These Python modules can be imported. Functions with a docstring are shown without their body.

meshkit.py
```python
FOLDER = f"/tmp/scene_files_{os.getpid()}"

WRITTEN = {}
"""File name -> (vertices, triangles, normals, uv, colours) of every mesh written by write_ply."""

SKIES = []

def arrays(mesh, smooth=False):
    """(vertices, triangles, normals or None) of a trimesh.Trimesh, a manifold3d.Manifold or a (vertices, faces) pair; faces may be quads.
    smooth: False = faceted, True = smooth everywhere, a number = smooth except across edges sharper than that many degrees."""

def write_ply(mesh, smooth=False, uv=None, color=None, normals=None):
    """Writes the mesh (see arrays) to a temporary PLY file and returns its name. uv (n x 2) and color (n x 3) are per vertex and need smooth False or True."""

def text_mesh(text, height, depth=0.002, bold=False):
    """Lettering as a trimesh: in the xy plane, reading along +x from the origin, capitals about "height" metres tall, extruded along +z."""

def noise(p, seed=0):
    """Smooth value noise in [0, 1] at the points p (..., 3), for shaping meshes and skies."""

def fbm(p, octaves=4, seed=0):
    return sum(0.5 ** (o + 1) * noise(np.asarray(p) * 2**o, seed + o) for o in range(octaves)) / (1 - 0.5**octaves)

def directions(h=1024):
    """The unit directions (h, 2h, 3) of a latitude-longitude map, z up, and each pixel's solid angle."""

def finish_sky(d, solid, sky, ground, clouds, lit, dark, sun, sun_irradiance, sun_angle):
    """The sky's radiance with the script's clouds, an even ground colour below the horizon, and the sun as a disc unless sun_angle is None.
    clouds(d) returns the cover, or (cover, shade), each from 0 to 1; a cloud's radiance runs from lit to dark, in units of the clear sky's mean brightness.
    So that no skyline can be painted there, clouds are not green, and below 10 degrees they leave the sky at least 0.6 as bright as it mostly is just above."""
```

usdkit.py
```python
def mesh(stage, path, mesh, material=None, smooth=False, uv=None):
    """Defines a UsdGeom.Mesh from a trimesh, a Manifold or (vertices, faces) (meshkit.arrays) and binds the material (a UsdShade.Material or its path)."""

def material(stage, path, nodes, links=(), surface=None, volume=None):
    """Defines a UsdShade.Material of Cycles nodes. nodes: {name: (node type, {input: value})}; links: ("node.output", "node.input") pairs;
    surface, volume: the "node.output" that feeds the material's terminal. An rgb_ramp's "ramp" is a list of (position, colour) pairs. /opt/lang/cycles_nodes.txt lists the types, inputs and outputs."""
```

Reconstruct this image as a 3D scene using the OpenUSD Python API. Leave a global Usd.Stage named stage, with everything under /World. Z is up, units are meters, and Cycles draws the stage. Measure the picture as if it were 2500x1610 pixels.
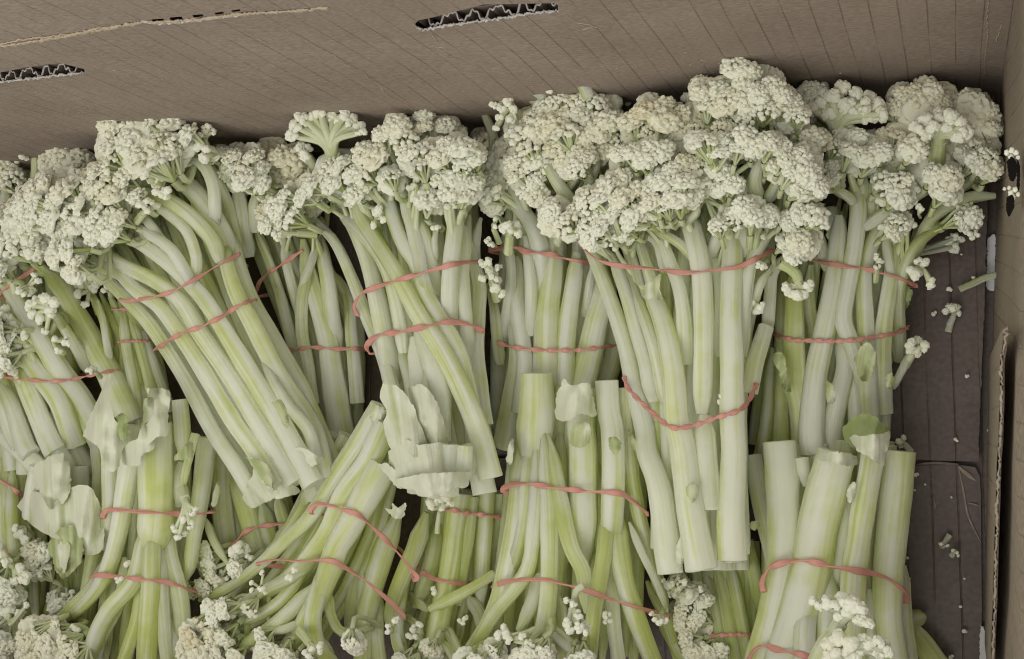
import math, numpy as np, trimesh, usdkit, meshkit
from pxr import Usd, UsdGeom, UsdLux, UsdShade, Gf, Sdf, Vt
from scipy.spatial import ConvexHull, Delaunay
from scipy.interpolate import griddata
from shapely.geometry import Polygon, Point, LineString
from shapely import contains_xy

# ------------------------------------------------------------------ stage, camera, light
stage = Usd.Stage.CreateInMemory()
UsdGeom.SetStageUpAxis(stage, UsdGeom.Tokens.z); UsdGeom.SetStageMetersPerUnit(stage, 1.0)
world = UsdGeom.Xform.Define(stage, '/World'); stage.SetDefaultPrim(world.GetPrim())
UsdGeom.Scope.Define(stage, '/World/Looks')

SRC_W, SRC_H = 2500.0, 1610.0
F = 2928.0                                  # focal length in photo pixels
CAM_H = 0.573
nad = np.array([1087.0, -240.0, -F]); nad /= np.linalg.norm(nad)       # straight down, seen from the camera
xm = np.array([-7873.0, -282.0, -F]); xm -= nad * (xm @ nad); xm /= np.linalg.norm(xm)
Zc, Xc = -nad, -xm
Yc = np.cross(Zc, Xc)
ROT = np.stack([Xc, Yc, Zc])                # camera -> world
CAM = np.array([0.0, 0.0, CAM_H])
cam = UsdGeom.Camera.Define(stage, '/World/camera')
m = np.eye(4); m[:3, :3] = ROT.T; m[3, :3] = CAM
cam.AddTransformOp().Set(Gf.Matrix4d(*m.ravel().tolist()))
cam.CreateFocalLengthAttr(36.0 * F / SRC_W); cam.CreateHorizontalApertureAttr(36.0)
cam.CreateVerticalApertureAttr(36.0 * SRC_H / SRC_W)
cam.CreateClippingRangeAttr(Gf.Vec2f(0.01, 100))
cam.CreateExposureAttr(-0.13)

SUN_EL, SUN_AZ = math.radians(62), math.radians(200)      # soft overcast glow from the near side
sd = np.array([math.sin(SUN_AZ) * math.cos(SUN_EL), math.cos(SUN_AZ) * math.cos(SUN_EL), math.sin(SUN_EL)])
usdkit.material(stage, '/World/Looks/sky', {
    's': ('sky_texture', {'sky_type': 'single_scattering', 'sun_disc': False, 'sun_elevation': SUN_EL, 'sun_rotation': SUN_AZ}),
    'tc': ('texture_coordinate', {}),
    'n': ('noise_texture', {'scale': 2.2, 'detail': 4}),
    'r': ('rgb_ramp', {'ramp': [(0.3, (6.3, 6.1, 5.75)), (0.7, (8.8, 8.4, 7.9))]}),
    'mx': ('mix_color', {'fac': 0.95, 'use_clamp': False}),
    'b': ('background_shader', {'strength': 0.14})},
    [('tc.generated', 'n.vector'), ('n.fac', 'r.fac'), ('s.color', 'mx.a'), ('r.color', 'mx.b'), ('mx.result', 'b.color')], surface='b.background')
dome = UsdLux.DomeLight.Define(stage, '/World/sky')
UsdShade.MaterialBindingAPI.Apply(dome.GetPrim()).Bind(UsdShade.Material.Get(stage, '/World/Looks/sky'))
dome.GetPrim().SetCustomDataByKey('kind', 'structure'); dome.GetPrim().SetCustomDataByKey('label', 'pale overcast sky')
sun = UsdLux.DistantLight.Define(stage, '/World/sun')
sun.CreateIntensityAttr(0.18); sun.CreateAngleAttr(28.0); sun.CreateColorAttr(Gf.Vec3f(1.0, 0.97, 0.92)); sun.CreateNormalizeAttr(True)
zs = sd; xs = np.cross([0, 0, 1], zs); xs /= np.linalg.norm(xs); ys = np.cross(zs, xs)
m = np.eye(4); m[0, :3] = xs; m[1, :3] = ys; m[2, :3] = zs
sun.AddTransformOp().Set(Gf.Matrix4d(*m.ravel().tolist()))

# ------------------------------------------------------------------ helpers
TILE = {'A': (0, 0), 'B': (800, 0), 'C': (1600, 0), 'D': (0, 500), 'E': (800, 500), 'F': (1600, 500), 'G': (0, 1010), 'H': (800, 1010), 'I': (1600, 1010)}
K = 0.38961
def pts(s):
    """'A10,20 30,40 B5,6 ...' -> points in photo pixels"""
    out, t = [], None
    for w in s.split():
        if w[0].isalpha(): t, w = TILE[w[0]], w[1:]
        a = w.split(',')
        out.append([t[0] + K * float(a[0]), t[1] + K * float(a[1])] + [float(q) for q in a[2:]])
    n = max(len(o) for o in out)
    return np.array([o + [0.0] * (n - len(o)) for o in out])
def ray(p):
    p = np.atleast_2d(p)
    r = np.stack([p[:, 0] - SRC_W / 2, -(p[:, 1] - SRC_H / 2), np.full(len(p), -F)], 1) @ ROT.T
    return r                                      # not normalised: one unit = one focal length of depth / F
def at(p, z):
    r = ray(p); z = np.broadcast_to(z, (len(r),))
    return CAM + r * ((z - CAM_H) / r[:, 2])[:, None]
def mpp(p, z):
    r = ray(p); return (z - CAM_H) / r[:, 2]      # metres per photo pixel
def proj(P):
    c = (np.atleast_2d(P) - CAM) @ ROT
    return np.stack([SRC_W / 2 + F * c[:, 0] / -c[:, 2], SRC_H / 2 - F * c[:, 1] / -c[:, 2]], 1)
def norm(v): return v / np.maximum(np.linalg.norm(v, axis=-1, keepdims=True), 1e-12)
def resample(p, n):
    """Catmull-Rom through the points, n samples evenly spaced"""
    p = np.asarray(p, float)
    if len(p) == 2: return p[0] + (p[1] - p[0]) * np.linspace(0, 1, n)[:, None]
    q = np.vstack([2 * p[0] - p[1], p, 2 * p[-1] - p[-2]])
    out = []
    for i in range(1, len(q) - 2):
        t = np.linspace(0, 1, 12, endpoint=False)[:, None]
        a, b, c, d = q[i - 1], q[i], q[i + 1], q[i + 2]
        out.append(0.5 * (2 * b + (c - a) * t + (2 * a - 5 * b + 4 * c - d) * t ** 2 + (3 * b - a - 3 * c + d) * t ** 3))
    c = np.vstack(out + [p[-1:]])
    L = np.r_[0, np.cumsum(np.linalg.norm(np.diff(c[:, :2] if c.shape[1] > 3 else c, axis=0), axis=1))]
    x = np.linspace(0, L[-1], n)
    return np.stack([np.interp(x, L, c[:, k]) for k in range(c.shape[1])], 1)

USED = {}
def free(parent, name):
    k = (parent, name); USED[k] = USED.get(k, -1) + 1
    return f'{parent}/{name}' + (f'_{USED[k]:03d}' if USED[k] else '')
def tag(prim, label=None, cat=None, group=None, kind=None):
    for k, v in (('label', label), ('category', cat), ('group', group), ('kind', kind)):
        if v: prim.SetCustomDataByKey(k, v)
    return prim
def thing(name, label, cat, loc=(0, 0, 0), group=None):
    x = UsdGeom.Xform.Define(stage, free('/World', name)); x.AddTranslateOp().Set(Gf.Vec3d(*map(float, loc)))
    tag(x.GetPrim(), label, cat, group); LOC[str(x.GetPath())] = np.array(loc, float)
    return str(x.GetPath())
LOC = {'/World': np.zeros(3)}
class MB:
    """collects vertices, faces and per-vertex uv / tone for one mesh"""
    def __init__(s): s.v, s.f, s.uv, s.t, s.n = [], [], [], [], 0
    def add(s, v, f, uv=None, tone=0.0):
        v = np.asarray(v, float); s.v.append(v); s.f.append(np.asarray(f, int) + s.n)
        s.uv.append(np.zeros((len(v), 2)) if uv is None else uv); s.t.append(np.broadcast_to(tone, (len(v),))); s.n += len(v)
    def build(s, name, mat, parent='/World', smooth=True):
        path = free(parent, name)
        top = '/'.join(path.split('/')[:3]) if parent != '/World' else '/World'
        v = np.vstack(s.v) - LOC.get(top, np.zeros(3)); f = np.vstack(s.f); uv, tn = np.vstack(s.uv), np.concatenate(s.t)
        f = f[(f[:, 0] != f[:, 1]) & (f[:, 1] != f[:, 2]) & (f[:, 0] != f[:, 2])]; use = np.unique(f); re_ = np.zeros(len(v), int); re_[use] = np.arange(len(use)); v, uv, tn, f = v[use], uv[use], tn[use], re_[f]
        LOC.setdefault(path, np.zeros(3))
        me = usdkit.mesh(stage, path, (v, f), mat, smooth=smooth, uv=uv)
        if smooth is True or not smooth:
            UsdGeom.PrimvarsAPI(me).CreatePrimvar('tone', Sdf.ValueTypeNames.FloatArray, 'vertex').Set(Vt.FloatArray.FromNumpy(tn.astype(np.float32)))
        return path
def P(path): return stage.GetPrimAtPath(path)

def tube(mb, C, r, nseg=12, tone=0.4, ridge=0.05, cap0=True, cap1=True, seed=0, flat=0.92, v0=0.0, up=None):
    C = np.asarray(C, float); n = len(C); r = np.broadcast_to(r, (n,))
    T = norm(np.gradient(C, axis=0))
    S = np.cross(T, [0, 0, 1.0] if up is None else up)
    bad = np.linalg.norm(S, axis=1) < 0.15
    if bad.any(): S[bad] = np.cross(T[bad], [0.3, 1, 0.1])
    S = norm(S)
    for i in range(1, n):
        if S[i] @ S[i - 1] < 0: S[i] = -S[i]
    U = np.cross(S, T)
    R = np.random.default_rng(seed + 11)
    th = np.arange(nseg) * 2 * np.pi / nseg
    L = np.r_[0, np.cumsum(np.linalg.norm(np.diff(C, axis=0), axis=1))]
    ph = R.uniform(0, 6.28, 4); k = R.integers(3, 6)
    tw = L[:, None] * R.uniform(-6, 6)
    prof = 1 + ridge * (np.cos(k * th[None] + ph[0] + tw) + 0.6 * np.cos((k + 2) * th[None] + ph[1] - tw)) + ridge * 0.6 * np.sin(L[:, None] * 90 + ph[2] + th[None])
    V = C[:, None] + (r[:, None] * prof)[..., None] * (np.cos(th)[None, :, None] * S[:, None] + flat * np.sin(th)[None, :, None] * U[:, None])
    i, j = np.meshgrid(np.arange(n - 1), np.arange(nseg), indexing='ij')
    a = i * nseg + j; b = i * nseg + (j + 1) % nseg; c = b + nseg; d = a + nseg
    f = np.concatenate([np.stack([a, b, c], -1).reshape(-1, 3), np.stack([a, c, d], -1).reshape(-1, 3)])
    uv = np.stack([np.broadcast_to(np.abs(th / np.pi - 1), (n, nseg)) + R.uniform(0, 50), np.broadcast_to((L + v0)[:, None], (n, nseg)) + R.uniform(0, 9)], -1).reshape(-1, 2)
    tn = np.broadcast_to(np.broadcast_to(tone, (n,))[:, None], (n, nseg)).reshape(-1)
    mb.add(V.reshape(-1, 3), f, uv, tn)
    for on, ring, cen, sg, tv in ((cap0, V[0], C[0], 1, 0), (cap1, V[-1], C[-1], -1, -1)):
        if on:
            inner = cen + (ring - cen) * 0.93 - sg * T[tv] * r[tv] * 0.05
            mid = cen + (ring - cen) * 0.5 + sg * T[tv] * r[tv] * 0.10
            vv = np.vstack([ring, inner, mid, cen[None] + sg * T[tv] * r[tv] * 0.06]); q = np.arange(nseg); q2 = (q + 1) % nseg
            ff = []
            for o in (0, nseg):
                ff += [np.stack([q + o, q + o + nseg, q2 + o], 1), np.stack([q2 + o, q + o + nseg, q2 + o + nseg], 1)]
            ff.append(np.stack([q + 2 * nseg, np.full(nseg, 3 * nseg), q2 + 2 * nseg], 1))
            ff = np.vstack(ff)
            if sg < 0: ff = ff[:, ::-1]
            mb.add(vv, ff, np.random.default_rng(seed).uniform(0, 1, (len(vv), 2)) * 0.1, -0.35)

# knobs: bumpy curd granule clusters, star-shaped union of little balls
def fib(n):
    i = np.arange(n) + 0.5; z = 1 - 2 * i / n; a = i * 2.399963
    return np.stack([np.sqrt(1 - z * z) * np.cos(a), np.sqrt(1 - z * z) * np.sin(a), z], 1)
def make_knob(npts, ng, gr, seed):
    R = np.random.default_rng(seed)
    d = fib(npts); f = ConvexHull(d).simplices
    nn = np.cross(d[f[:, 1]] - d[f[:, 0]], d[f[:, 2]] - d[f[:, 0]]); fl = (nn * d[f].mean(1)).sum(1) < 0
    f[fl] = f[fl][:, ::-1]
    f = f[(d[f][:, :, 2].max(1) > -0.45)]
    g = fib(int(ng * 1.5)); g = g[g[:, 2] > -0.4] + R.normal(0, 0.16, (len(g[g[:, 2] > -0.4]), 3)); g = norm(g) * R.uniform(0.56, 0.76, (len(g), 1))
    rr = gr * R.uniform(0.75, 1.2, len(g))
    b = d @ g.T; disc = rr[None] ** 2 - (g ** 2).sum(1)[None] + b ** 2
    ex = np.where(disc > 0, b + np.sqrt(np.maximum(disc, 0)), 0)
    rad = np.maximum(ex.max(1), 0.74) * (1 + R.normal(0, 0.012, npts))
    use = np.unique(f); re = np.full(npts, -1); re[use] = np.arange(len(use))
    return (d * rad[:, None])[use], re[f]
KNOB = [make_knob(120, 13, 0.32, s) for s in range(8)]
KNOBL = KNOB
FUZZ = [make_knob(150, 20, 0.26, 50 + s) for s in range(8)]
for q in range(8):                                                   # riced, spiky buds
    v, f = FUZZ[q]; FUZZ[q] = (v * (1 + np.random.default_rng(q).normal(0, 0.05, (len(v), 1))), f)
FUZZL = list(FUZZ)
KNOB = [make_knob(66, 7, 0.44, 20 + s) for s in range(8)]                # small buds of the heads
FUZZ = [make_knob(84, 11, 0.36, 70 + s) for s in range(8)]

def make_dome(npts, ng, gr, nk, seed):
    """a whole tight head: granules packed over a lumpy dome"""
    R = np.random.default_rng(seed); d = fib(npts); f = ConvexHull(d).simplices
    nn = np.cross(d[f[:, 1]] - d[f[:, 0]], d[f[:, 2]] - d[f[:, 0]]); fl = (nn * d[f].mean(1)).sum(1) < 0; f[fl] = f[fl][:, ::-1]
    f = f[d[f][:, :, 2].max(1) > -0.42]
    kc = norm(fib(nk) + R.normal(0, 0.22, (nk, 3))); kh = R.uniform(0.75, 1.05, nk)
    g = norm(fib(ng) + R.normal(0, 0.07, (ng, 3))); g = g[g[:, 2] > -0.5]
    cs = g @ kc.T; best = cs.max(1); i = cs.argmax(1); two = np.sort(cs, 1)[:, -2]
    lump = np.clip((best - two) / 0.14, 0, 1) ** 0.5                  # 0 in the cleft between two lumps
    gl = (0.70 + 0.16 * lump) * (0.6 + 0.4 * kh[i]); g = g * gl[:, None]
    rr = gr * R.uniform(0.8, 1.25, len(g))
    b = d @ g.T; disc = rr[None] ** 2 - (g ** 2).sum(1)[None] + b ** 2
    ex = np.where(disc > 0, b + np.sqrt(np.maximum(disc, 0)), 0).max(1)
    rad = np.maximum(ex, 0.60)
    use = np.unique(f); re = np.full(npts, -1); re[use] = np.arange(len(use))
    return (d * rad[:, None])[use] * [1, 1, 0.66], re[f]
DOME = [make_dome(540, 115, 0.155, 10, 90 + s) for s in range(7)]
FDOME = [make_dome(640, 170, 0.125, 11, 130 + s) for s in range(7)]
for q in range(7):
    v, f = FDOME[q]; FDOME[q] = (v * (1 + np.random.default_rng(q).normal(0, 0.022, (len(v), 1))), f)
def frame(ax, R):
    ax = norm(ax); s = np.cross(ax, R.normal(size=3)); s = norm(s); return np.stack([s, np.cross(ax, s), ax], 1)
def put_knob(mb, c, r, ax, R, fuzzy, tone, big=True):
    v, f = ((FUZZL if fuzzy else KNOBL) if big else (FUZZ if fuzzy else KNOB))[R.integers(8)]
    sc = r * np.array([R.uniform(0.9, 1.12), R.uniform(0.9, 1.12), R.uniform(0.85, 1.05)])
    mb.add(c + (v * sc) @ frame(ax, R).T, f, None, tone + R.normal(0, 0.08))

# ------------------------------------------------------------------ materials
MT = {}
def stalk_mat(name, pale, mid, green, sss=0.5):
    MT[name] = usdkit.material(stage, '/World/Looks/' + name, {
        'uv': ('uvmap', {'attribute': 'st'}), 'mp': ('mapping', {'scale': (3.0, 7.0, 1)}), 'mp2': ('mapping', {'scale': (11.0, 14.0, 1)}),
        'n1': ('noise_texture', {'scale': 1.0, 'detail': 2}), 'n2': ('noise_texture', {'scale': 1.0, 'detail': 3}),
        'g': ('geometry', {}), 'n3': ('noise_texture', {'scale': 55.0, 'detail': 3}), 'n4': ('noise_texture', {'scale': 420.0, 'detail': 3}),
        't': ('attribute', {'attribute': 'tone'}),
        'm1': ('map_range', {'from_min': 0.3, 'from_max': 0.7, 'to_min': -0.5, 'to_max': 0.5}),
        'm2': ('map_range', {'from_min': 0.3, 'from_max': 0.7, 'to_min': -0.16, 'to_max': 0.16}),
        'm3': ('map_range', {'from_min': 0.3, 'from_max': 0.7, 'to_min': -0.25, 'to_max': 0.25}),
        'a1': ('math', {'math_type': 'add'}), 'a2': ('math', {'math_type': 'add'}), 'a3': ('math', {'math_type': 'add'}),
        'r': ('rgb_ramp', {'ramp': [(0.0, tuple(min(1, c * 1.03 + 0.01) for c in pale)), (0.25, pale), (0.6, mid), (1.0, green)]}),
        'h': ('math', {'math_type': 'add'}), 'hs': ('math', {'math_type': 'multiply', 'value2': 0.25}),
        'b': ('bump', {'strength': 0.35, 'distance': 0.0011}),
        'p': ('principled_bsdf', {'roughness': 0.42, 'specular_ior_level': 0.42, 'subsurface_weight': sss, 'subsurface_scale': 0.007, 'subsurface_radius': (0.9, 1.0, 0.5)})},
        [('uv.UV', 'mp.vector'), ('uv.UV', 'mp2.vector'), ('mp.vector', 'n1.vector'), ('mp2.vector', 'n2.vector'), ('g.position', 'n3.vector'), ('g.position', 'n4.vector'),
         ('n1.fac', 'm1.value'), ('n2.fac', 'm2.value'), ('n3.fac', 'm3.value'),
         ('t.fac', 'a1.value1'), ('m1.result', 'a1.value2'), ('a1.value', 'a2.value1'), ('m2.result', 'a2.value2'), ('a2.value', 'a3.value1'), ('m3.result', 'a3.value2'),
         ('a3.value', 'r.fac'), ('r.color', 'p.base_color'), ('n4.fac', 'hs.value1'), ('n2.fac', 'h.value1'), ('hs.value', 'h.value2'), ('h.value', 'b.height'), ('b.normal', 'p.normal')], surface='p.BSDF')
stalk_mat('stalk', (0.69, 0.735, 0.51), (0.575, 0.645, 0.29), (0.43, 0.51, 0.13))
stalk_mat('branch', (0.60, 0.64, 0.42), (0.49, 0.55, 0.25), (0.36, 0.43, 0.12), 0.0)
stalk_mat('leafy', (0.64, 0.665, 0.505), (0.49, 0.54, 0.29), (0.33, 0.40, 0.16), 0.0)
def curd_mat(name, c0, c1, c2):
    MT[name] = usdkit.material(stage, '/World/Looks/' + name, {
        'g': ('geometry', {}), 'n': ('noise_texture', {'scale': 70.0, 'detail': 3}),
        't': ('attribute', {'attribute': 'tone'}), 'm': ('map_range', {'from_min': 0.3, 'from_max': 0.7, 'to_min': -0.2, 'to_max': 0.2}), 'a': ('math', {'math_type': 'add'}),
        'r': ('rgb_ramp', {'ramp': [(0.0, c0), (0.5, c1), (1.0, c2)]}),
        'p': ('principled_bsdf', {'roughness': 0.62, 'specular_ior_level': 0.25, 'diffuse_roughness': 0.3})},
        [('g.position', 'n.vector'), ('n.fac', 'm.value'), ('m.result', 'a.value1'), ('t.fac', 'a.value2'), ('a.value', 'r.fac'), ('r.color', 'p.base_color')], surface='p.BSDF')
curd_mat('curd', (0.85, 0.865, 0.73), (0.83, 0.825, 0.645), (0.75, 0.69, 0.48))
MT['rubber'] = usdkit.material(stage, '/World/Looks/rubber', {
    'g': ('geometry', {}), 'n': ('noise_texture', {'scale': 160.0, 'detail': 3}), 'r': ('rgb_ramp', {'ramp': [(0.3, (0.60, 0.275, 0.22)), (0.7, (0.68, 0.34, 0.28))]}),
    'b': ('bump', {'strength': 0.2, 'distance': 0.0004}), 'p': ('principled_bsdf', {'roughness': 0.5, 'specular_ior_level': 0.35})},
    [('g.position', 'n.vector'), ('n.fac', 'r.fac'), ('r.color', 'p.base_color'), ('n.fac', 'b.height'), ('b.normal', 'p.normal')], surface='p.BSDF')
def card_mat(name, base, line, scale_u, rough=0.75, wear=0.0, dirt=(0.5, 0.45, 0.4), spec=0.2):
    """cardboard: st.x counts flutes, st.y is height; faint dark lines where the liner is pressed over a flute"""
    MT[name] = usdkit.material(stage, '/World/Looks/' + name, {
        'uv': ('uvmap', {'attribute': 'st'}), 'g': ('geometry', {}),
        'sx': ('separate_xyz', {}), 'wob': ('noise_texture', {'scale': 30.0, 'detail': 3}), 'wm': ('map_range', {'to_min': -0.05, 'to_max': 0.05}),
        'ad': ('math', {'math_type': 'add'}), 'fr': ('math', {'math_type': 'fraction'}), 'ce': ('math', {'math_type': 'subtract', 'value2': 0.5}), 'ab': ('math', {'math_type': 'absolute'}),
        'ln': ('map_range', {'from_min': 0.0, 'from_max': 0.05, 'range_type': 'smoothstep', 'to_min': 1.0, 'to_max': 0.0, 'clamp': True}),
        'mp': ('mapping', {'scale': (0.8, 26.0, 1.0)}), 'ln_n': ('noise_texture', {'scale': 1.0, 'detail': 2}), 'lr': ('map_range', {'from_min': 0.34, 'from_max': 0.58, 'to_min': 0.05, 'to_max': 1.0, 'clamp': True}),
        'lm': ('math', {'math_type': 'multiply'}), 'ls': ('math', {'math_type': 'multiply', 'value2': 0.36}),
        'n1': ('noise_texture', {'scale': 22.0, 'detail': 5}), 'mpf': ('mapping', {'scale': (450.0, 450.0, 1500.0)}), 'n2': ('noise_texture', {'scale': 1.0, 'detail': 4}),
        'r1': ('rgb_ramp', {'ramp': [(0.25, tuple(c * 0.86 for c in base)), (0.75, tuple(min(1, c * 1.12) for c in base))]}),
        'r2': ('rgb_ramp', {'ramp': [(0.28, (0.74, 0.72, 0.70)), (0.72, (1.18, 1.2, 1.22))]}),
        'mu': ('mix_color', {'blend_type': 'multiply', 'fac': 1.0, 'use_clamp': False}), 'mx': ('mix_color', {'b': line}),
        'wn': ('noise_texture', {'scale': 48.0, 'detail': 6, 'roughness': 0.7}), 'wr': ('map_range', {'from_min': 0.58, 'from_max': 0.75, 'to_min': 0.0, 'to_max': wear, 'clamp': True}), 'mw': ('mix_color', {'b': dirt}),
        'inv': ('math', {'math_type': 'subtract', 'value1': 1.0}), 'hh': ('math', {'math_type': 'multiply_add', 'value2': 0.22}),
        'b': ('bump', {'strength': 0.5, 'distance': 0.0008}),
        'p': ('principled_bsdf', {'roughness': rough, 'specular_ior_level': spec})},
        [('uv.UV', 'sx.vector'), ('g.position', 'wob.vector'), ('wob.fac', 'wm.value'), ('sx.x', 'ad.value1'), ('wm.result', 'ad.value2'), ('ad.value', 'fr.value1'), ('fr.value', 'ce.value1'),
         ('ce.value', 'ab.value1'), ('ab.value', 'ln.value'), ('uv.UV', 'mp.vector'), ('mp.vector', 'ln_n.vector'), ('ln_n.fac', 'lr.value'), ('ln.result', 'lm.value1'), ('lr.result', 'lm.value2'), ('lm.value', 'ls.value1'),
         ('g.position', 'n1.vector'), ('g.position', 'mpf.vector'), ('mpf.vector', 'n2.vector'), ('n1.fac', 'r1.fac'), ('n2.fac', 'r2.fac'), ('r1.color', 'mu.a'), ('r2.color', 'mu.b'),
         ('mu.result', 'mx.a'), ('ls.value', 'mx.fac'), ('g.position', 'wn.vector'), ('wn.fac', 'wr.value'), ('wr.result', 'mw.fac'), ('mx.result', 'mw.a'), ('mw.result', 'p.base_color'),
         ('lm.value', 'inv.value2'), ('n2.fac', 'hh.value1'), ('inv.value', 'hh.value3'), ('hh.value', 'b.height'), ('b.normal', 'p.normal')], surface='p.BSDF')
card_mat('card', (0.335, 0.276, 0.226), (0.13, 0.088, 0.06), 1)
card_mat('card_side', (0.31, 0.262, 0.20), (0.22, 0.175, 0.125), 1)
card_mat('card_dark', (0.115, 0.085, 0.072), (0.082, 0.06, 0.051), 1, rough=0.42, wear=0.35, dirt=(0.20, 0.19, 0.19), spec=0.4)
def plain(name, col, rough=0.7, var=0.2, scale=200.0, spec=0.25):
    MT[name] = usdkit.material(stage, '/World/Looks/' + name, {
        'g': ('geometry', {}), 'n': ('noise_texture', {'scale': scale, 'detail': 4}),
        'r': ('rgb_ramp', {'ramp': [(0.25, tuple(c * (1 - var) for c in col)), (0.75, tuple(min(1, c * (1 + var)) for c in col))]}),
        'b': ('bump', {'strength': 0.4, 'distance': 0.0006}), 'p': ('principled_bsdf', {'roughness': rough, 'specular_ior_level': spec})},
        [('g.position', 'n.vector'), ('n.fac', 'r.fac'), ('r.color', 'p.base_color'), ('n.fac', 'b.height'), ('b.normal', 'p.normal')], surface='p.BSDF')
plain('torn_paper', (0.50, 0.42, 0.31), 0.85, 0.25, 500)
plain('white_patch', (0.74, 0.74, 0.75), 0.7, 0.06, 120)
plain('edge_paper', (0.36, 0.31, 0.24), 0.85, 0.25, 500)
plain('rim_paper', (0.56, 0.53, 0.49), 0.85, 0.15, 500)
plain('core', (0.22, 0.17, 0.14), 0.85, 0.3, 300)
plain('grey_lip', (0.42, 0.42, 0.42), 0.8, 0.15, 200)
plain('hole_shade', (0.02, 0.017, 0.016), 0.9, 0.2, 200)
plain('tabletop', (0.45, 0.44, 0.43), 0.6, 0.1, 40)
# ------------------------------------------------------------------ the cardboard box
def hit(p, o, n):
    r = ray(p); n = np.asarray(n, float); t = ((np.asarray(o) - CAM) @ n) / (r @ n)
    return CAM + r * t[:, None]
YW = at([[2436, 226]], 0)[0, 1]                   # the back wall's plane
_a, _b = at([[2437, 300], [2419, 1400]], 0)[:, :2]; SL = (_a[0] - _b[0]) / (_a[1] - _b[1]); XW = _a[0]; YA = _a[1]
base_x = lambda y: XW + SL * (y - YA)                  # the side wall's plane
on_wall = lambda p: hit(p, (0, YW, 0), (0, 1, 0))
xa = on_wall([[1838, 0], [2335, 0]]); FL = (xa[1, 0] - xa[0, 0]) / 7.0; F0 = xa[1, 0]
def bow(x, z): return 0.004 * np.sin((x - F0) * 9.0) * np.minimum(z / 0.08, 1) + 0.003 * (meshkit.noise(np.stack([x * 14, z * 14, x * 0], -1), 3) - 0.5)
def sheet(outline, holes, step, put, mb, uvf, tone=0.0, flip=False):
    """a flat outline with holes in (a, b), filled with a fine triangulation and lifted to 3D by put(a, b)"""
    pg = Polygon(outline, holes).buffer(0).segmentize(step)
    ring = [np.array(pg.exterior.coords)[:-1]] + [np.array(h.coords)[:-1] for h in pg.interiors]
    x0, y0, x1, y1 = pg.bounds
    gx, gy = np.meshgrid(np.arange(x0, x1, step), np.arange(y0, y1, step)); g = np.stack([gx.ravel(), gy.ravel()], 1)
    g = g + np.random.default_rng(3).uniform(-0.15, 0.15, g.shape) * step
    g = g[contains_xy(pg.buffer(-step * 0.45), g[:, 0], g[:, 1])]
    q = np.vstack(ring + [g]); tri = Delaunay(q).simplices
    c = q[tri].mean(1); tri = tri[contains_xy(pg, c[:, 0], c[:, 1])]
    V = put(q[:, 0], q[:, 1])
    if flip: tri = tri[:, ::-1]
    mb.add(V, tri, uvf(q[:, 0], q[:, 1]), tone)
    return V
XL, XR, ZT = -0.62, XW + 0.09, 0.30
def wall_holes(l): return [[tuple(q) for q in on_wall(np.array(h, float))[:, [0, 2]]] for h in l]
SLOT1 = [(1013, 36), (1021, 26), (1052, 20), (1118, 2), (1182, -14), (1362, -14), (1362, 7), (1300, 11), (1250, 20), (1160, 31), (1080, 43), (1040, 51), (1020, 47)]
SLOT2 = [(-60, 196), (0, 186), (60, 172), (120, 160), (150, 157), (178, 164), (205, 170), (207, 177), (200, 181), (150, 188), (100, 196), (20, 207), (-60, 222)]
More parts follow.
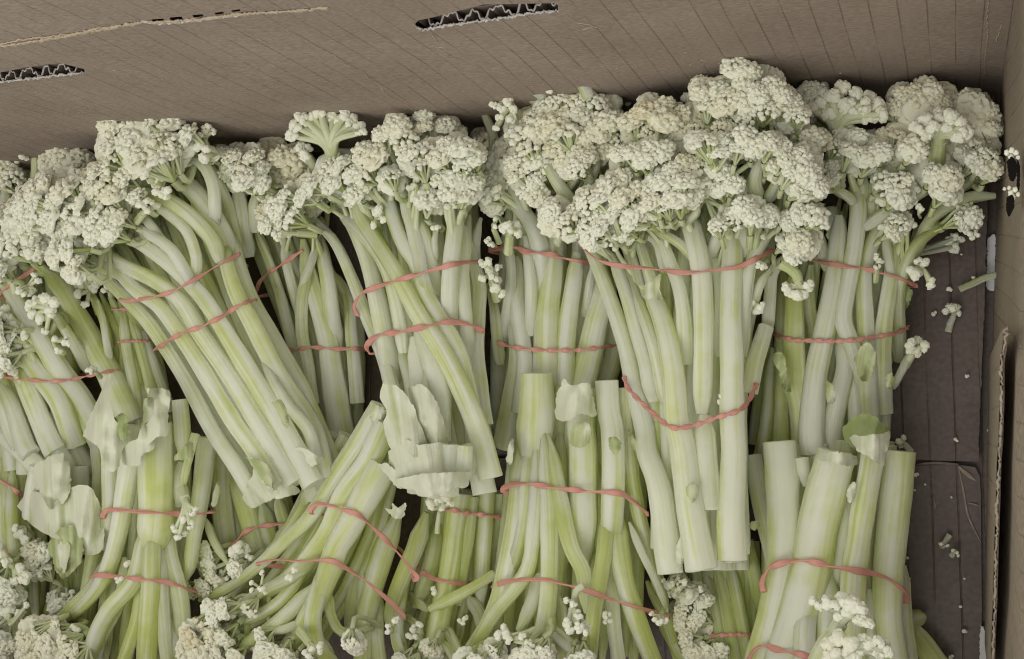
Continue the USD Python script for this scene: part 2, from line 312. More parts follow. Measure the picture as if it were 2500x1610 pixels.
SLITS = [[(370, 38), (399, 35), (401, 40), (372, 43)], [(414, 31), (444, 27), (446, 33), (417, 38)], [(470, 22), (495, 18), (497, 24), (473, 28)], [(524, 13), (546, 9), (547, 14), (527, 18)], [(565, 5), (586, 1), (587, 6), (568, 9)]]
box = thing('cardboard_box', 'brown corrugated cardboard box with torn slots holding all the bundles', 'box')
frame_out = [(XL, 0.0), (XR, 0.0), (XR, ZT), (XL, ZT)]
mb = MB()
front = lambda x, z: np.stack([x, YW + bow(x, z), z], 1)
wuv = lambda x, z: np.stack([(x - F0) / FL + 40.5, z], 1)
sheet(frame_out, wall_holes([SLOT1, SLOT2] + SLITS), 0.006, front, mb, wuv)
bw = mb.build('back_wall', MT['card'], box)
mb = MB(); sheet(frame_out, wall_holes([SLOT1, SLOT2]), 0.012, lambda x, z: np.stack([x, YW + bow(x, z) + 0.0055, z], 1), mb, wuv, flip=True)
mb.build('outer_liner', MT['card'], bw)
mb = MB(); mb.add([(XL, YW + .018, 0), (XR, YW + .018, 0), (XR, YW + .018, ZT), (XL, YW + .018, ZT)], [[0, 1, 2], [0, 2, 3]]); mb.build('outer_sleeve', MT['grey_lip'], bw)
def wline(px, off=-0.0004):
    w = on_wall(np.array(px, float)); w[:, 1] += bow(w[:, 0], w[:, 2]) + off; return w
for bot in ([(1018, 46), (1040, 51), (1080, 43), (1160, 31), (1250, 20), (1300, 11), (1362, 7)], [(-60, 222), (20, 207), (100, 196), (150, 188), (203, 180)]):
    w = resample(wline(bot, 0), 160); x = w[:, 0] - w[0, 0]
    mb = MB()                                                         # wavy corrugated core in the cut edge
    o = 0.0029 + 0.0021 * np.sin(x / 0.0095 * 2 * np.pi + 0.5 * np.sin(x * 2100) + 0.8 * np.sin(x * 300))
    lo, hi = w + [0, 0, -0.012], w + [0, 0, -0.0006]
    A = np.concatenate([lo, hi]); A[:, 1] += np.tile(o - 0.00018, 2); B2 = np.concatenate([lo, hi]); B2[:, 1] += np.tile(o + 0.00018, 2)
    n = len(w); i = np.arange(n - 1)
    q = lambda a, b, c, d: np.concatenate([np.stack([a, b, c], 1), np.stack([a, c, d], 1)])
    mb.add(np.concatenate([A, B2]), np.concatenate([q(i, i + 1, i + 1 + n, i + n), q(i + 2 * n + 1, i + 2 * n, i + 3 * n, i + 3 * n + 1), q(i + n, i + n + 1, i + 3 * n + 1, i + 3 * n)])); mb.build('corrugated_core', MT['core'], bw); mb = MB()
    tp = hi + np.stack([0 * x, o, 0 * x], 1); tube(mb, tp, 0.00022 + 0.0002 * meshkit.noise(np.stack([x * 900, x * 0, x * 0], 1), 6), 5, ridge=0.2, seed=6)
    mb.build('core_edge', MT['rim_paper'], bw)
    mb = MB(); r = 0.0002 + 0.0004 * meshkit.noise(np.stack([x * 700, x * 0, x * 0], 1), 5)
    tube(mb, w + np.random.default_rng(2).normal(0, 0.00025, w.shape), r, 6, ridge=0.2, seed=4)
    mb.build('torn_edge', MT['rim_paper'], bw)
for top in ([(1015, 36), (1021, 26), (1052, 20), (1118, 2), (1182, -14)],):
    w = resample(wline(top, 0.001), 40); mb = MB(); tube(mb, w, 0.0006, 6, seed=5, ridge=0.2); mb.build('torn_edge', MT['grey_lip'], bw)
cr = resample(wline([(-60, 124), (0, 115), (100, 98), (200, 76), (290, 57), (340, 45), (420, 39), (500, 27), (560, 16), (600, 9), (700, 1), (800, -8)]), 260); x = np.arange(260)
mb = MB(); r = 0.0004 + 0.0006 * meshkit.noise(np.stack([x * 0.21, x * 0, x * 0], 1), 8) + 0.0004 * meshkit.noise(np.stack([x * 0.9, x * 0, x * 0], 1), 9)
tube(mb, cr + np.random.default_rng(6).normal(0, 0.0002, cr.shape), r, 8, ridge=0.15, seed=8, flat=0.5, up=(0, 1, 0)); mb.build('torn_crease', MT['torn_paper'], bw)
for k, px in enumerate(([(0, 109), (60, 96), (130, 86), (200, 75)], [(205, 72), (240, 62), (280, 58)], [(345, 42), (400, 44), (470, 33), (540, 20), (600, 10)])):
    mb = MB(); w = resample(wline(px), 60); tube(mb, w + np.random.default_rng(k).normal(0, 0.0002, w.shape), 0.0004 if k < 2 else 0.0004, 6, ridge=0.3, seed=k); mb.build('paper_strand', MT['torn_paper'] if k < 2 else MT['rim_paper'], bw)
for px in ([(700, 53), (735, 75), (780, 100), (815, 118), (850, 145), (885, 160), (900, 176), (925, 190), (945, 212), (985, 230), (1010, 248), (1026, 262)],
           [(1055, 62), (1060, 75), (1070, 86)], [(1066, 98), (1080, 108), (1100, 120), (1120, 129), (1134, 135)], [(1070, 98), (1080, 99), (1090, 105)],
           [(600, 62), (620, 74), (650, 87)], [(1368, 12), (1385, 20), (1410, 38), (1430, 50)], [(1410, 38), (1440, 42), (1455, 48)], [(2413, -5), (2410, 40), (2411, 90), (2406, 130), (2403, 180)], [(2445, 62), (2438, 85), (2434, 105)], [(1425, 54), (1440, 50), (1452, 54)]):
    n = max(8, int(np.linalg.norm(np.subtract(px[-1], px[0])) / 4)); w = resample(wline(px, -0.0001), n)
    mb = MB(); tube(mb, w + np.random.default_rng(n).normal(0, 0.00022, w.shape) * [1, 0.2, 1], 0.00022, 5, ridge=0.2, seed=n); mb.build('paper_fibre', MT['torn_paper'], bw)
mb = MB(); R = np.random.default_rng(12)                              # pale dust stuck to the wall
for (x0, y0, x1, y1, n) in ((250, 130, 520, 190, 14), (0, 220, 200, 300, 14), (880, 190, 1000, 260, 16), (1240, 140, 1420, 190, 10), (1490, 100, 1760, 160, 26), (1890, 130, 2080, 200, 12), (100, 260, 560, 310, 14), (500, 120, 1500, 200, 20)):
    for c in on_wall(np.stack([R.uniform(x0, x1, n), R.uniform(y0, y1, n)], 1)):
        r = R.uniform(0.00015, 0.0004); v, f = KNOB[R.integers(8)]; mb.add(v[:, [0, 2, 1]] * r * [R.uniform(.7, 2), 0.6, 1] + c + [0, bow(c[:1], c[2:])[0] - 0.0002, 0], f[:, ::-1])
p = mb.build('dust', MT['torn_paper'], bw); tag(P(p), 'pale crumbs of dust on the back wall', kind='stuff')
# side wall: upright below, leaning outwards above; torn inner panel standing in front of it
YN = at([[2300, 2100]], 0)[0, 1]
zs_ = np.linspace(0, 0.30, 28); ysd = np.linspace(YN, YW, 60)
gy, gz = np.meshgrid(ysd, zs_)
def side_x(z): return 0.002 * z / 0.1 + np.where(z > 0.17, (z - 0.17) * 0.5, 0)
V = np.stack([base_x(gy) + side_x(gz) + 0.002 * (meshkit.noise(np.stack([gy * 18, gz * 18, gy * 0], -1), 4) - 0.5), gy, gz], -1).reshape(-1, 3)
i, j = np.meshgrid(np.arange(27), np.arange(59), indexing='ij'); a = (i * 60 + j).ravel()
mb = MB(); mb.add(V, np.concatenate([np.stack([a, a + 60, a + 61], 1), np.stack([a, a + 61, a + 1], 1)]), np.stack([V[:, 1] / FL / 1.2 + 40 + V[:, 2] * 14, V[:, 2]], 1))
sw = mb.build('side_wall', MT['card_side'], box)
mb = MB(); W2 = V + [0.005, 0, 0]; mb.add(W2, np.concatenate([np.stack([a, a + 61, a + 60], 1), np.stack([a, a + 1, a + 61], 1)]), np.stack([V[:, 1] / FL + 40, V[:, 2]], 1)); mb.build('outer_liner', MT['card'], sw)
te = pts('F2180,765 2172,900 2160,1000 2158,1200 2150,1450 I2150,170 2140,320 2132,600 2122,900 2116,1150 2108,1350 2102,1540 2095,1700')
te = resample(te, 150); o = hit(te, (XW - 0.0022, YA, 0), (1, -SL, 0)); o = o[np.argsort(-o[:, 1])]
lo = o.copy(); lo[:, 2] = 0.0; mid = lo * 0.5 + o * 0.5; n = len(o); i = np.arange(n - 1)
mb = MB(); mb.add(np.concatenate([lo, mid, o]), np.concatenate([q(i + 1, i, i + n, i + n + 1), q(i + n + 1, i + n, i + 2 * n, i + 2 * n + 1)]), np.concatenate([np.stack([l[:, 1] / FL * 0.7 + 40, l[:, 2]], 1) for l in (lo, mid, o)]))
pa = mb.build('inner_panel', MT['card_side'], box)
x = np.arange(n); mb = MB()
tube(mb, o + [0.0006, 0, 0] + np.random.default_rng(3).normal(0, 0.00022, o.shape), 0.0002 + 0.0004 * meshkit.noise(np.stack([x * 0.33, x * 0, x * 0], 1), 2), 7, ridge=0.25, seed=3); mb.build('torn_edge', MT['edge_paper'], pa)
mb = MB(); tube(mb, o + [0.0011, 0, -0.001], 0.0004, 6, seed=9); mb.build('gap_shadow_liner', MT['core'], pa)  # dark strip painting the shade in the gap behind the panel
mb = MB()
for (x0, x1, y, dy) in ((XL, base_x(YN) + 0.01, YN, -0.005),):
    mb.add([(x0, y, 0), (x1, y, 0), (x1, y, 0.22), (x0, y, 0.22)], [[0, 2, 1], [0, 3, 2]]); mb.add([(x0, y + dy, 0), (x1, y + dy, 0), (x1, y + dy, 0.22), (x0, y + dy, 0.22)], [[0, 1, 2], [0, 2, 3]])
mb.build('front_wall', MT['card_side'], box)
mb = MB(); mb.add([(XL, YN, 0), (XL, YW, 0), (XL, YW, 0.22), (XL, YN, 0.22)], [[0, 1, 2], [0, 2, 3]]); mb.add([(XL - .005, YN, 0), (XL - .005, YW, 0), (XL - .005, YW, 0.22), (XL - .005, YN, 0.22)], [[0, 2, 1], [0, 3, 2]]); mb.build('far_side_wall', MT['card_side'], box)
# painted shade of a torn hole, and paper shreds, high on the side wall
SN = np.array([1.0, -SL, -0.52]); SO = (base_x(0.05) + side_x(np.array([0.17]))[0] - 0.0008, 0.05, 0.17)
# floor: base sheet and two loose bottom flaps
mb = MB(); fx = [(-0.62, YN), (XW + 0.004, YN), (XW + 0.004, YW + 0.006), (-0.62, YW + 0.006)]
fuv = lambda x, y: np.stack([(x - F0) / FL / 1.15 + 60, y * 0.6], 1)
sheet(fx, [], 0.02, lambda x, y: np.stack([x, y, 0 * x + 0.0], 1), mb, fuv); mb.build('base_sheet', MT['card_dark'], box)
def flap(px, z, name, seed):
    w = at(px, z)[:, :2]; ed = [tuple(a) for a in w]
    mb = MB(); lift = lambda x, y: z + 0.0014 * (meshkit.noise(np.stack([x * 25, y * 25, x * 0], -1), seed) - 0.5)
    sheet(ed, [], 0.006, lambda x, y: np.stack([x, y, lift(x, y)], 1), mb, fuv)
    e = np.array(Polygon(ed).segmentize(0.003).exterior.coords); t = np.stack([e[:, 0], e[:, 1], lift(e[:, 0], e[:, 1])], 1); b = t - [0, 0, 0.0035]; n = len(e); i = np.arange(n - 1)
    mb.add(np.concatenate([t, b]), np.concatenate([q(i, i + n, i + n + 1, i + 1), q(i + 1, i + n + 1, i + n, i)]), np.zeros((2 * n, 2)) + 60.2)
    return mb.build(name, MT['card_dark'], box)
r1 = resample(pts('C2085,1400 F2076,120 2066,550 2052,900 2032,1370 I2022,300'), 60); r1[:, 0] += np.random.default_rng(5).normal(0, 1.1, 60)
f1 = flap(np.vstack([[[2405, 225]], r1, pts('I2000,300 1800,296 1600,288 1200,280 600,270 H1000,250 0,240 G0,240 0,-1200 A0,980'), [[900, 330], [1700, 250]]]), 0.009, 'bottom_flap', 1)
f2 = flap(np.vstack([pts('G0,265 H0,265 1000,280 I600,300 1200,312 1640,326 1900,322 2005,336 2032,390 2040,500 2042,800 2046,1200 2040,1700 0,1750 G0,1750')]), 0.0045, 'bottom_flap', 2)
for k, (px, rad) in enumerate((('I1900,330 1945,375 2005,420', 0.0011), ('I1900,335 1930,480 1960,640 2040,810', 0.0005), ('I1960,560 2030,578', 0.0004), ('I1745,520 1755,600', 0.0005), ('I1640,318 1750,310 1900,318', 0.0007))):
    c = at(resample(pts(px), 24), 0.0049); mb = MB(); tube(mb, c, rad * np.sin(np.linspace(0.25, 2.9, 24)), 7, seed=k, flat=0.4); mb.build('crease', MT['card'], f2)
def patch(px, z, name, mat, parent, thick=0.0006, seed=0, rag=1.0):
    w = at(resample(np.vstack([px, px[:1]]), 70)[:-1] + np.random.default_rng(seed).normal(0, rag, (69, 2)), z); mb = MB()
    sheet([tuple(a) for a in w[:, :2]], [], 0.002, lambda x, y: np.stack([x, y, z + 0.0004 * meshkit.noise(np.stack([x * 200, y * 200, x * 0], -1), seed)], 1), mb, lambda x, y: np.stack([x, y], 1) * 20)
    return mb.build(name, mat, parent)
patch(pts('F2080,215 2130,190 2128,360 2126,532 2072,512 2078,360'), 0.0032, 'torn_paper', MT['white_patch'], box, seed=1)  # white patch standing in for the bright gap beside the flap
patch(pts('I2036,1330 2066,1372 2074,1560 2072,1700 2026,1700 2030,1500'), 0.0052, 'torn_paper', MT['white_patch'], box, seed=2)  # whitish glare on the floor, painted as a white patch
mb = MB(); mb.add([(-3, -3, -.012), (3, -3, -.012), (3, 3, -.012), (-3, 3, -.012)], [[0, 1, 2], [0, 2, 3]])
tag(P(mb.build('tabletop', MT['tabletop'])), 'pale table surface under the cardboard box', kind='structure')
GR = 'bundles laid florets to the back wall'; GF = 'bundles laid cut ends to the back'
# ------------------------------------------------------------------ bundles
def leaf(parent, px, z, name='leaf', mat='leafy', bulge=0.004, seed=0, tone=0.1, thick=0.0018, rag=1.4, tilt=None, ridge=0.0026, rf=8):
    """thin ragged cut leaf base: outline in the photo, lifted, cupped and wrinkled, with real thickness"""
    R = np.random.default_rng(seed); o = pts(px) if isinstance(px, str) else px
    c = resample(np.vstack([o, o[:1]])[:, :2], 110)[:-1]; k_ = np.arange(109); nr = np.random.default_rng(seed + 5)
    jag = meshkit.noise(np.stack([k_ * 0.45, k_ * 0, k_ * 0], 1), seed) - 0.5 + 0.9 * np.maximum(meshkit.noise(np.stack([k_ * 0.23, k_ * 0, k_ * 0 + 9], 1), seed) - 0.62, 0) * -3
    c = c + norm(c - c.mean(0)) * (jag * rag * 2.4)[:, None] + nr.normal(0, rag * 0.3, (109, 2))
    pg = Polygon(c).buffer(0)
    if pg.geom_type != 'Polygon': pg = max(pg.geoms, key=lambda g: g.area)
    cen = np.array(pg.centroid.coords[0]); d0 = max(math.sqrt(pg.area) * 0.5, 1)
    ax = norm(CUR.dense[30, :2] - CUR.dense[0, :2]); fan = c.mean(0) - ax * d0 * 3.0
    def put(x, y):
        p = np.stack([x, y], 1); e = np.array([pg.exterior.distance(Point(a)) for a in p])
        s = (p - cen) @ ax / d0; u = (p - cen) @ np.array([-ax[1], ax[0]]) / d0
        n = meshkit.fbm(np.stack([x / d0 * 0.8, y / d0 * 0.8, x * 0 + seed], 1), 2, seed)
        q_ = norm(p - fan); th = np.arctan2(q_[:, 0] * -ax[1] + q_[:, 1] * ax[0], q_ @ ax); h = z + bulge * (1 - 0.9 * u ** 2) + 0.011 * (n - 0.5) * min(1, d0 / 75)
        h = h + ridge * min(1, d0 / 60) * (np.abs(np.sin(th * rf + seed)) ** 0.8 - 0.5) + 0.0006 * min(1, d0 / 60) * np.sin(th * 47 + seed * 2) + 0.004 * min(1, d0 / 60) * np.minimum(s, 0) ** 2 * np.sin(th * 9 + seed)
        if tilt: h = h + tilt * s
        return at(p, h)
    tmp = MB(); mb = MB()
    sheet([tuple(a) for a in pg.exterior.coords][:-1], [], 7.0, put, tmp, lambda x, y: np.stack([(np.stack([x, y], 1) - cen) @ np.array([-ax[1], ax[0]]) * 0.012 + seed, (np.stack([x, y], 1) - cen) @ ax * 0.0002], 1))
    v, f, uv = tmp.v[0], tmp.f[0], tmp.uv[0]
    fn = np.cross(v[f[:, 1]] - v[f[:, 0]], v[f[:, 2]] - v[f[:, 0]]).sum(0)
    if fn @ (CAM - v.mean(0)) < 0: f = f[:, ::-1]
    tone = tone + 0.14 + 0.1 * (meshkit.noise(v * 120, seed) - 0.5); mb.add(v, f, uv, tone); dn = norm(v.mean(0) - CAM) * thick
    mb.add(v + dn, f[:, ::-1], uv, tone)
    E = np.sort(np.concatenate([f[:, [0, 1]], f[:, [1, 2]], f[:, [2, 0]]]), 1); u_, cnt = np.unique(E, axis=0, return_counts=True); be = u_[cnt == 1]; n = len(v)
    mb.add(np.vstack([v, v + dn]), np.concatenate([np.stack([be[:, 0], be[:, 1], be[:, 1] + n], 1), np.stack([be[:, 0], be[:, 1] + n, be[:, 0] + n], 1)]), np.vstack([uv, uv]), np.r_[tone, tone] - 0.3)
    return mb.build(name, MT[mat], parent)

def head(c, ax, r, R, fuzzy, tone, mbw, mbg, base, kn=None, stone=0.5):
    """one floret: a flat-topped spray of little knobs on branchlets that leave the point base, or a tighter dome"""
    fr = frame(ax, R); tt = tone + R.normal(0, 0.1); dome = bool(kn) or R.random() < 0.78
    if dome:
        v, f = (FDOME if fuzzy else DOME)[R.integers(7)]; sc = r * (1.25 if kn else 1.08) * np.array([R.uniform(0.9, 1.15), R.uniform(0.9, 1.15), R.uniform(0.75, 1.0)])
        mbw.add(c + (v * sc) @ fr.T, f, None, tt)
    n = (6 if kn else 24) if dome else int(R.integers(24, 30)); q = np.arange(n) + 0.5; ro = np.sqrt(q / n); an = q * 2.39996 + R.uniform(0, 6.28)
    ro = np.clip(ro * R.uniform(0.86, 1.14, n), 0, 1.1); an = an + R.normal(0, 0.2, n); hh = 0.42 * (1 - ro ** 2) + R.normal(0, 0.05, n) - 0.08
    if dome: ro = ro * 0.9; hh = 0.62 * np.sqrt(np.maximum(1 - ro ** 2, 0)) + R.normal(0, 0.04, n) - 0.02
    for k in range(n):
        p = c + fr @ np.array([ro[k] * math.cos(an[k]) * r, ro[k] * math.sin(an[k]) * r, hh[k] * r])
        w = norm(0.75 * norm(p - base) + 0.55 * norm(ax)); kr = r * R.uniform(0.15, 0.25) * (1 if dome else 1.15)
        put_knob(mbw, p, kr, w, R, fuzzy, tt + R.normal(0, 0.05), False)
        e = p - w * kr * 0.3
        if (not dome and (k % 2 == 0 or ro[k] > 0.7)) or (dome and ro[k] > 0.62 and k % 4 < 2):
            C = np.stack([base, base * 0.6 + e * 0.4 - fr[:, 2] * r * 0.05, base * 0.25 + e * 0.75 - fr[:, 2] * r * 0.08, e])
            tube(mbg, C, np.linspace(r * 0.15, r * 0.085, 4), 5, stone + np.linspace(0.0, -0.3, 4), seed=int(R.integers(1 << 30)), cap0=False, cap1=False, ridge=0.03)

class Bunch:
    def __init__(s, label, axis, zb, zh, rad, seed, tone=(0.2, 0.5), group='rubber-banded cauliflower bundles', fuzzy=0.0, cream=0.25, name='cauliflower_bundle', cat='cauliflower bundle'):
        s.R = np.random.default_rng(seed); s.seed = seed
        a = pts(axis); 
        a = np.vstack([a, a[-1] + (0.4 if group == GF else 0.15) * (a[-1] - a[-2])])
        s.ax, s.hw = a[:, :2], a[:, 2] * K; s.zb, s.zh, s.rad = zb, zh, rad; s.tone = tone; s.fz = fuzzy; s.cream = cream
        s.dense = resample(np.column_stack([s.ax, s.hw]), 60)
        global CUR; CUR = s; s.gf = group == GF
        s.path = thing(name, label, cat, at(s.ax[:1], 0)[0], group); s.st = []; s.tips = []
    def uz(s, p):
        p = np.atleast_2d(p); d = np.linalg.norm(p[:, None] - s.dense[None, :, :2], axis=2); i = d.argmin(1); T = np.gradient(s.dense[:, :2], axis=0)[i]; T = norm(T)
        off = p - s.dense[i, :2]; u = (off[:, 0] * -T[:, 1] + off[:, 1] * T[:, 0]) / s.dense[i, 2]
        t = i / 59.0; return u, s.zb + (s.zh - s.zb) * t + s.rad * np.sqrt(np.maximum(1 - np.minimum(np.abs(u), 1) ** 2, 0)) , t
    def stalk(s, path, w0, w1, lvl=0.0, tone=None, name='stalk', label=None, main=True, ridge=0.07, cut=False):
        p = pts(path); L = np.linalg.norm(np.diff(p[:, :2], axis=0), axis=1).sum(); n = int(np.clip(L / 14, 10, 46)); p = resample(p, n)
        w = np.linspace(w0, w1, n) * K
        _, z, tt_ = s.uz(p[:, :2]); q_ = np.linspace(0, 1, n); lvl = np.asarray(lvl, float); lvl = np.where(lvl > 2, 2 + (lvl - 2) * 0.45, lvl); lvl = float(lvl) if lvl.ndim == 0 else lvl
        if tt_[0] > (0.10 if s.gf else 0.24) and not label and name == 'stalk' and not cut: z = z - (0.011 if s.gf else 0.012) * np.maximum(1 - q_ / 0.4, 0) ** 1.5; w = w * np.clip((0.3 if s.gf else 0.62) + q_ * 4, 0, 1)
        z = z - 0.008 * np.maximum((q_ - 0.72) / 0.28, 0) ** 2
        if not cut and p[-1, 1] < 1598: w = w * np.clip((1.015 - q_) * n / (3.2 if w1 < 170 else 9), 0.25, 1) ** 0.5; z = z - (0 if w1 < 170 else 0.012) * np.maximum((q_ - 0.7) / 0.3, 0) ** 1.5
        z = z + (lvl if np.isscalar(lvl) else np.interp(q_, np.linspace(0, 1, len(lvl)), lvl)) * 0.008
        z = np.convolve(np.pad(z, 4, mode='edge'), np.ones(9) / 9, 'valid')
        r = w * mpp(p[:, :2], z) * 0.5; z = np.maximum(z - r, r * 0.9 + 0.01)
        C = at(p[:, :2], z); tn = s.tone if tone is None else tone
        s.j = getattr(s, 'j', 0) + 1
        wob = 1 + 0.10 * (meshkit.noise(np.stack([np.arange(n) * 0.3, np.full(n, s.j * 3.1), np.zeros(n)], 1), s.seed) - 0.5)
        mb = MB(); tube(mb, C, r * wob, 16, np.linspace(tn[0], tn[1], n), ridge, seed=s.seed * 100 + s.j)
        pa = mb.build(name, MT['stalk'], s.path)
        if label: tag(P(pa), label)
        s.st.append((C, r)); 
        if main: s.tips.append((pa, C, r, p[:, :2])); s.fan = getattr(s, 'fan', []) + ([(pa, C, r, p[:, :2], tn)] if tt_[-1] > 0.55 and L > 150 and tt_[0] < 0.5 else [])
        return pa
    def fill(s, n, t1=0.95, drop=0.016, w=95, lo=2):
        for k in range(n):
            for layer in range(lo):
                u = -0.86 + 1.72 * (k + 0.5 * layer + s.R.uniform(-0.3, 0.3)) / max(n - 1, 1); u = float(np.clip(u, -0.9, 0.9))
                d = s.dense[: max(4, int(60 * s.R.uniform(0.93, 1.0)))]; T = norm(np.gradient(d[:, :2], axis=0)); d = d[int(s.R.integers(0, 4)):]; T = T[-len(d):]
                c = d[:, :2] + np.stack([-T[:, 1], T[:, 0]], 1) * (u * d[:, 2])[:, None] * 0.92
                m = c[np.linspace(0, len(c) - 1, 14).astype(int)]; m = m + s.R.normal(0, 1.2, m.shape); _, z, _ = s.uz(m)
                r = w * K * s.R.uniform(0.42, 0.58) * mpp(m, z) * np.r_[np.linspace(1.1, 0.75, 11), 0.66, 0.5, 0.25]; z = np.maximum(z - drop * (1 + layer * 0.85) - r, r + 0.01)
                C = at(m, z); mb = MB(); tube(mb, C, r, 12, np.linspace(s.tone[0] + .1, s.tone[1] + 0.12, 14), seed=int(s.R.integers(1 << 30)))
                pa = mb.build('stalk', MT['stalk'], s.path); s.st.append((C, r))
                if layer == 0: s.tips.append((pa, C, r, m))
    def band(s, path, w=15, turns=3.0, close=True):
        p = resample(pts(path), 110); rr = norm(ray(p)); 
        Cs = np.vstack([resample(c, 70) for c, r in s.st]); rs = np.concatenate([np.interp(np.linspace(0, 1, 70), np.linspace(0, 1, len(r)), r) for c, r in s.st])
        d = Cs - CAM; b = rr @ d.T; disc = rs[None] ** 2 - (d ** 2).sum(1)[None] + b ** 2
        t = np.where(disc > 0, b - np.sqrt(np.maximum(disc, 0)), 9.0).min(1); good = t < 8
        _, z0, _ = s.uz(p); t0 = (z0 - CAM_H) / rr[:, 2]
        t = np.where(good, t, t0)
        x = np.r_[0, np.cumsum(np.linalg.norm(np.diff(p, axis=0), axis=1))]; h = -t
        hull = [0]                                                     # taut: upper envelope of the stalks under it
        for i in range(1, len(x)):
            while len(hull) > 1 and (h[hull[-1]] - h[hull[-2]]) * (x[i] - x[hull[-2]]) <= (h[i] - h[hull[-2]]) * (x[hull[-1]] - x[hull[-2]]): hull.pop()
            hull.append(i)
        hh = np.interp(x, x[hull], h[hull]); hh = 0.75 * hh + 0.25 * np.maximum(h, hh - 0.004)
        hh = np.convolve(np.pad(hh, 3, mode='edge'), np.ones(7) / 7, 'valid')
        wd = w * K * 1.8 * mpp(p, z0).mean(); C = CAM - rr * (hh + 0.0009)[:, None]
        n = len(C)
        if close:
            zl = max(0.008, s.zb - s.rad * 1.0); a, e = C[-1], C[0]
            back = np.array([[a[0] * .9 + e[0] * .1, a[1] * .9 + e[1] * .1, a[2] * 0.6 + zl * 0.4], [a[0] * .8 + e[0] * .2, a[1] * .8 + e[1] * .2, zl], [a[0] * .2 + e[0] * .8, a[1] * .2 + e[1] * .8, zl], [e[0] * .9 + a[0] * .1, e[1] * .9 + a[1] * .1, e[2] * 0.6 + zl * 0.4]])
            C = np.vstack([C, resample(np.vstack([C[-1:], back, C[:1]]), 60)[1:]])
        T = norm(np.gradient(C, axis=0)); N = np.vstack([-rr, np.repeat(-rr[-1:], len(C) - n, 0)]); N = norm(N - T * (N * T).sum(1)[:, None]); B = np.cross(T, N)
        q_ = np.linspace(0, 1, len(C)); R = s.R
        ph = R.uniform(0, 3.14) + np.pi * turns * (q_ * len(C) / n); ph = ph + 0.30 * np.sin(2 * ph + 0.3) + 0.5 * np.sin(q_ * 11 + turns) if turns < 9 else ph
        hw, ht = wd * 0.5, wd * 0.15
        if turns >= 9: hw, ht = wd * 0.46, wd * 0.22
        cr_ = [(-1, -.7), (-.7, -1), (.7, -1), (1, -.7), (1, .7), (.7, 1), (-.7, 1), (-1, .7)]
        V = np.stack([C + (np.cos(ph) * a * hw - np.sin(ph) * b_ * ht)[:, None] * B + (np.sin(ph) * a * hw * 0.6 + np.cos(ph) * b_ * ht)[:, None] * N for a, b_ in cr_], 1)
        m_ = len(C); i, j = np.meshgrid(np.arange(m_ - 1), np.arange(8), indexing='ij'); a = i * 8 + j; b_ = i * 8 + (j + 1) % 8
        mb = MB(); mb.add(V.reshape(-1, 3), np.concatenate([np.stack([a, b_, b_ + 8], -1).reshape(-1, 3), np.stack([a, b_ + 8, a + 8], -1).reshape(-1, 3)])[:, ::-1])
        return mb.build('rubber_band', MT['rubber'], s.path)
    def attach(s, c, px, r, tone, fuzzy, axis, kn=None, far=0.80):
        """a floret head at c joined by a green branch to the nearest stalk"""
        best, bd = None, 1e9
        for q_, (pa, C, rr_, p) in enumerate(s.tips):
            i = int(len(C) * far) - 1; dd = np.linalg.norm(C[-1] - c) + 0.4 * np.linalg.norm(C[i] - c)
            if dd < bd: bd, best = dd, q_
        pa, C, rr_, p = s.tips[best]; i = min(len(C) - 2, int(len(C) * far))
        base = c - norm(axis) * r * 1.45
        mbw, mbg = MB(), MB(); head(c, axis, r, s.R, fuzzy, tone, mbw, mbg, base, kn)
        a = C[i]; T = norm(C[i] - C[i - 1]); L = np.linalg.norm(base - a)
        Q = resample(np.stack([a - [0, 0, 0.003], a + T * L * 0.35 - [0, 0, 0.006], base - norm(axis) * L * 0.22 - [0, 0, 0.004], base]), 10)
        tube(mbg, Q, np.linspace(min(rr_[i] * 0.8, 0.0048), r * 0.24, 10), 9, np.linspace(s.tone[1], 0.3, 10), seed=int(s.R.integers(1 << 30)), cap0=False, cap1=False)
        mbg.build('branch', MT['branch'], pa); mbw.build('floret', MT['curd'], pa)
    def curd(s, poly, sp=105, lift=0.012, tone=None, neck=None, r=0.8, tilt=0.55, dz=0.0, fuzzy=None):
        s.curd1(poly, sp * 0.92, lift, tone, neck, 0.86, tilt, dz, fuzzy); s.curd1(poly, sp * 1.1, lift, None if tone is None else tone + 0.1, neck, 1.0, 0.85, dz - 0.011, fuzzy, 5)
        s.polys = getattr(s, 'polys', []) + [Polygon(pts(poly)[:, :2]).buffer(0)]
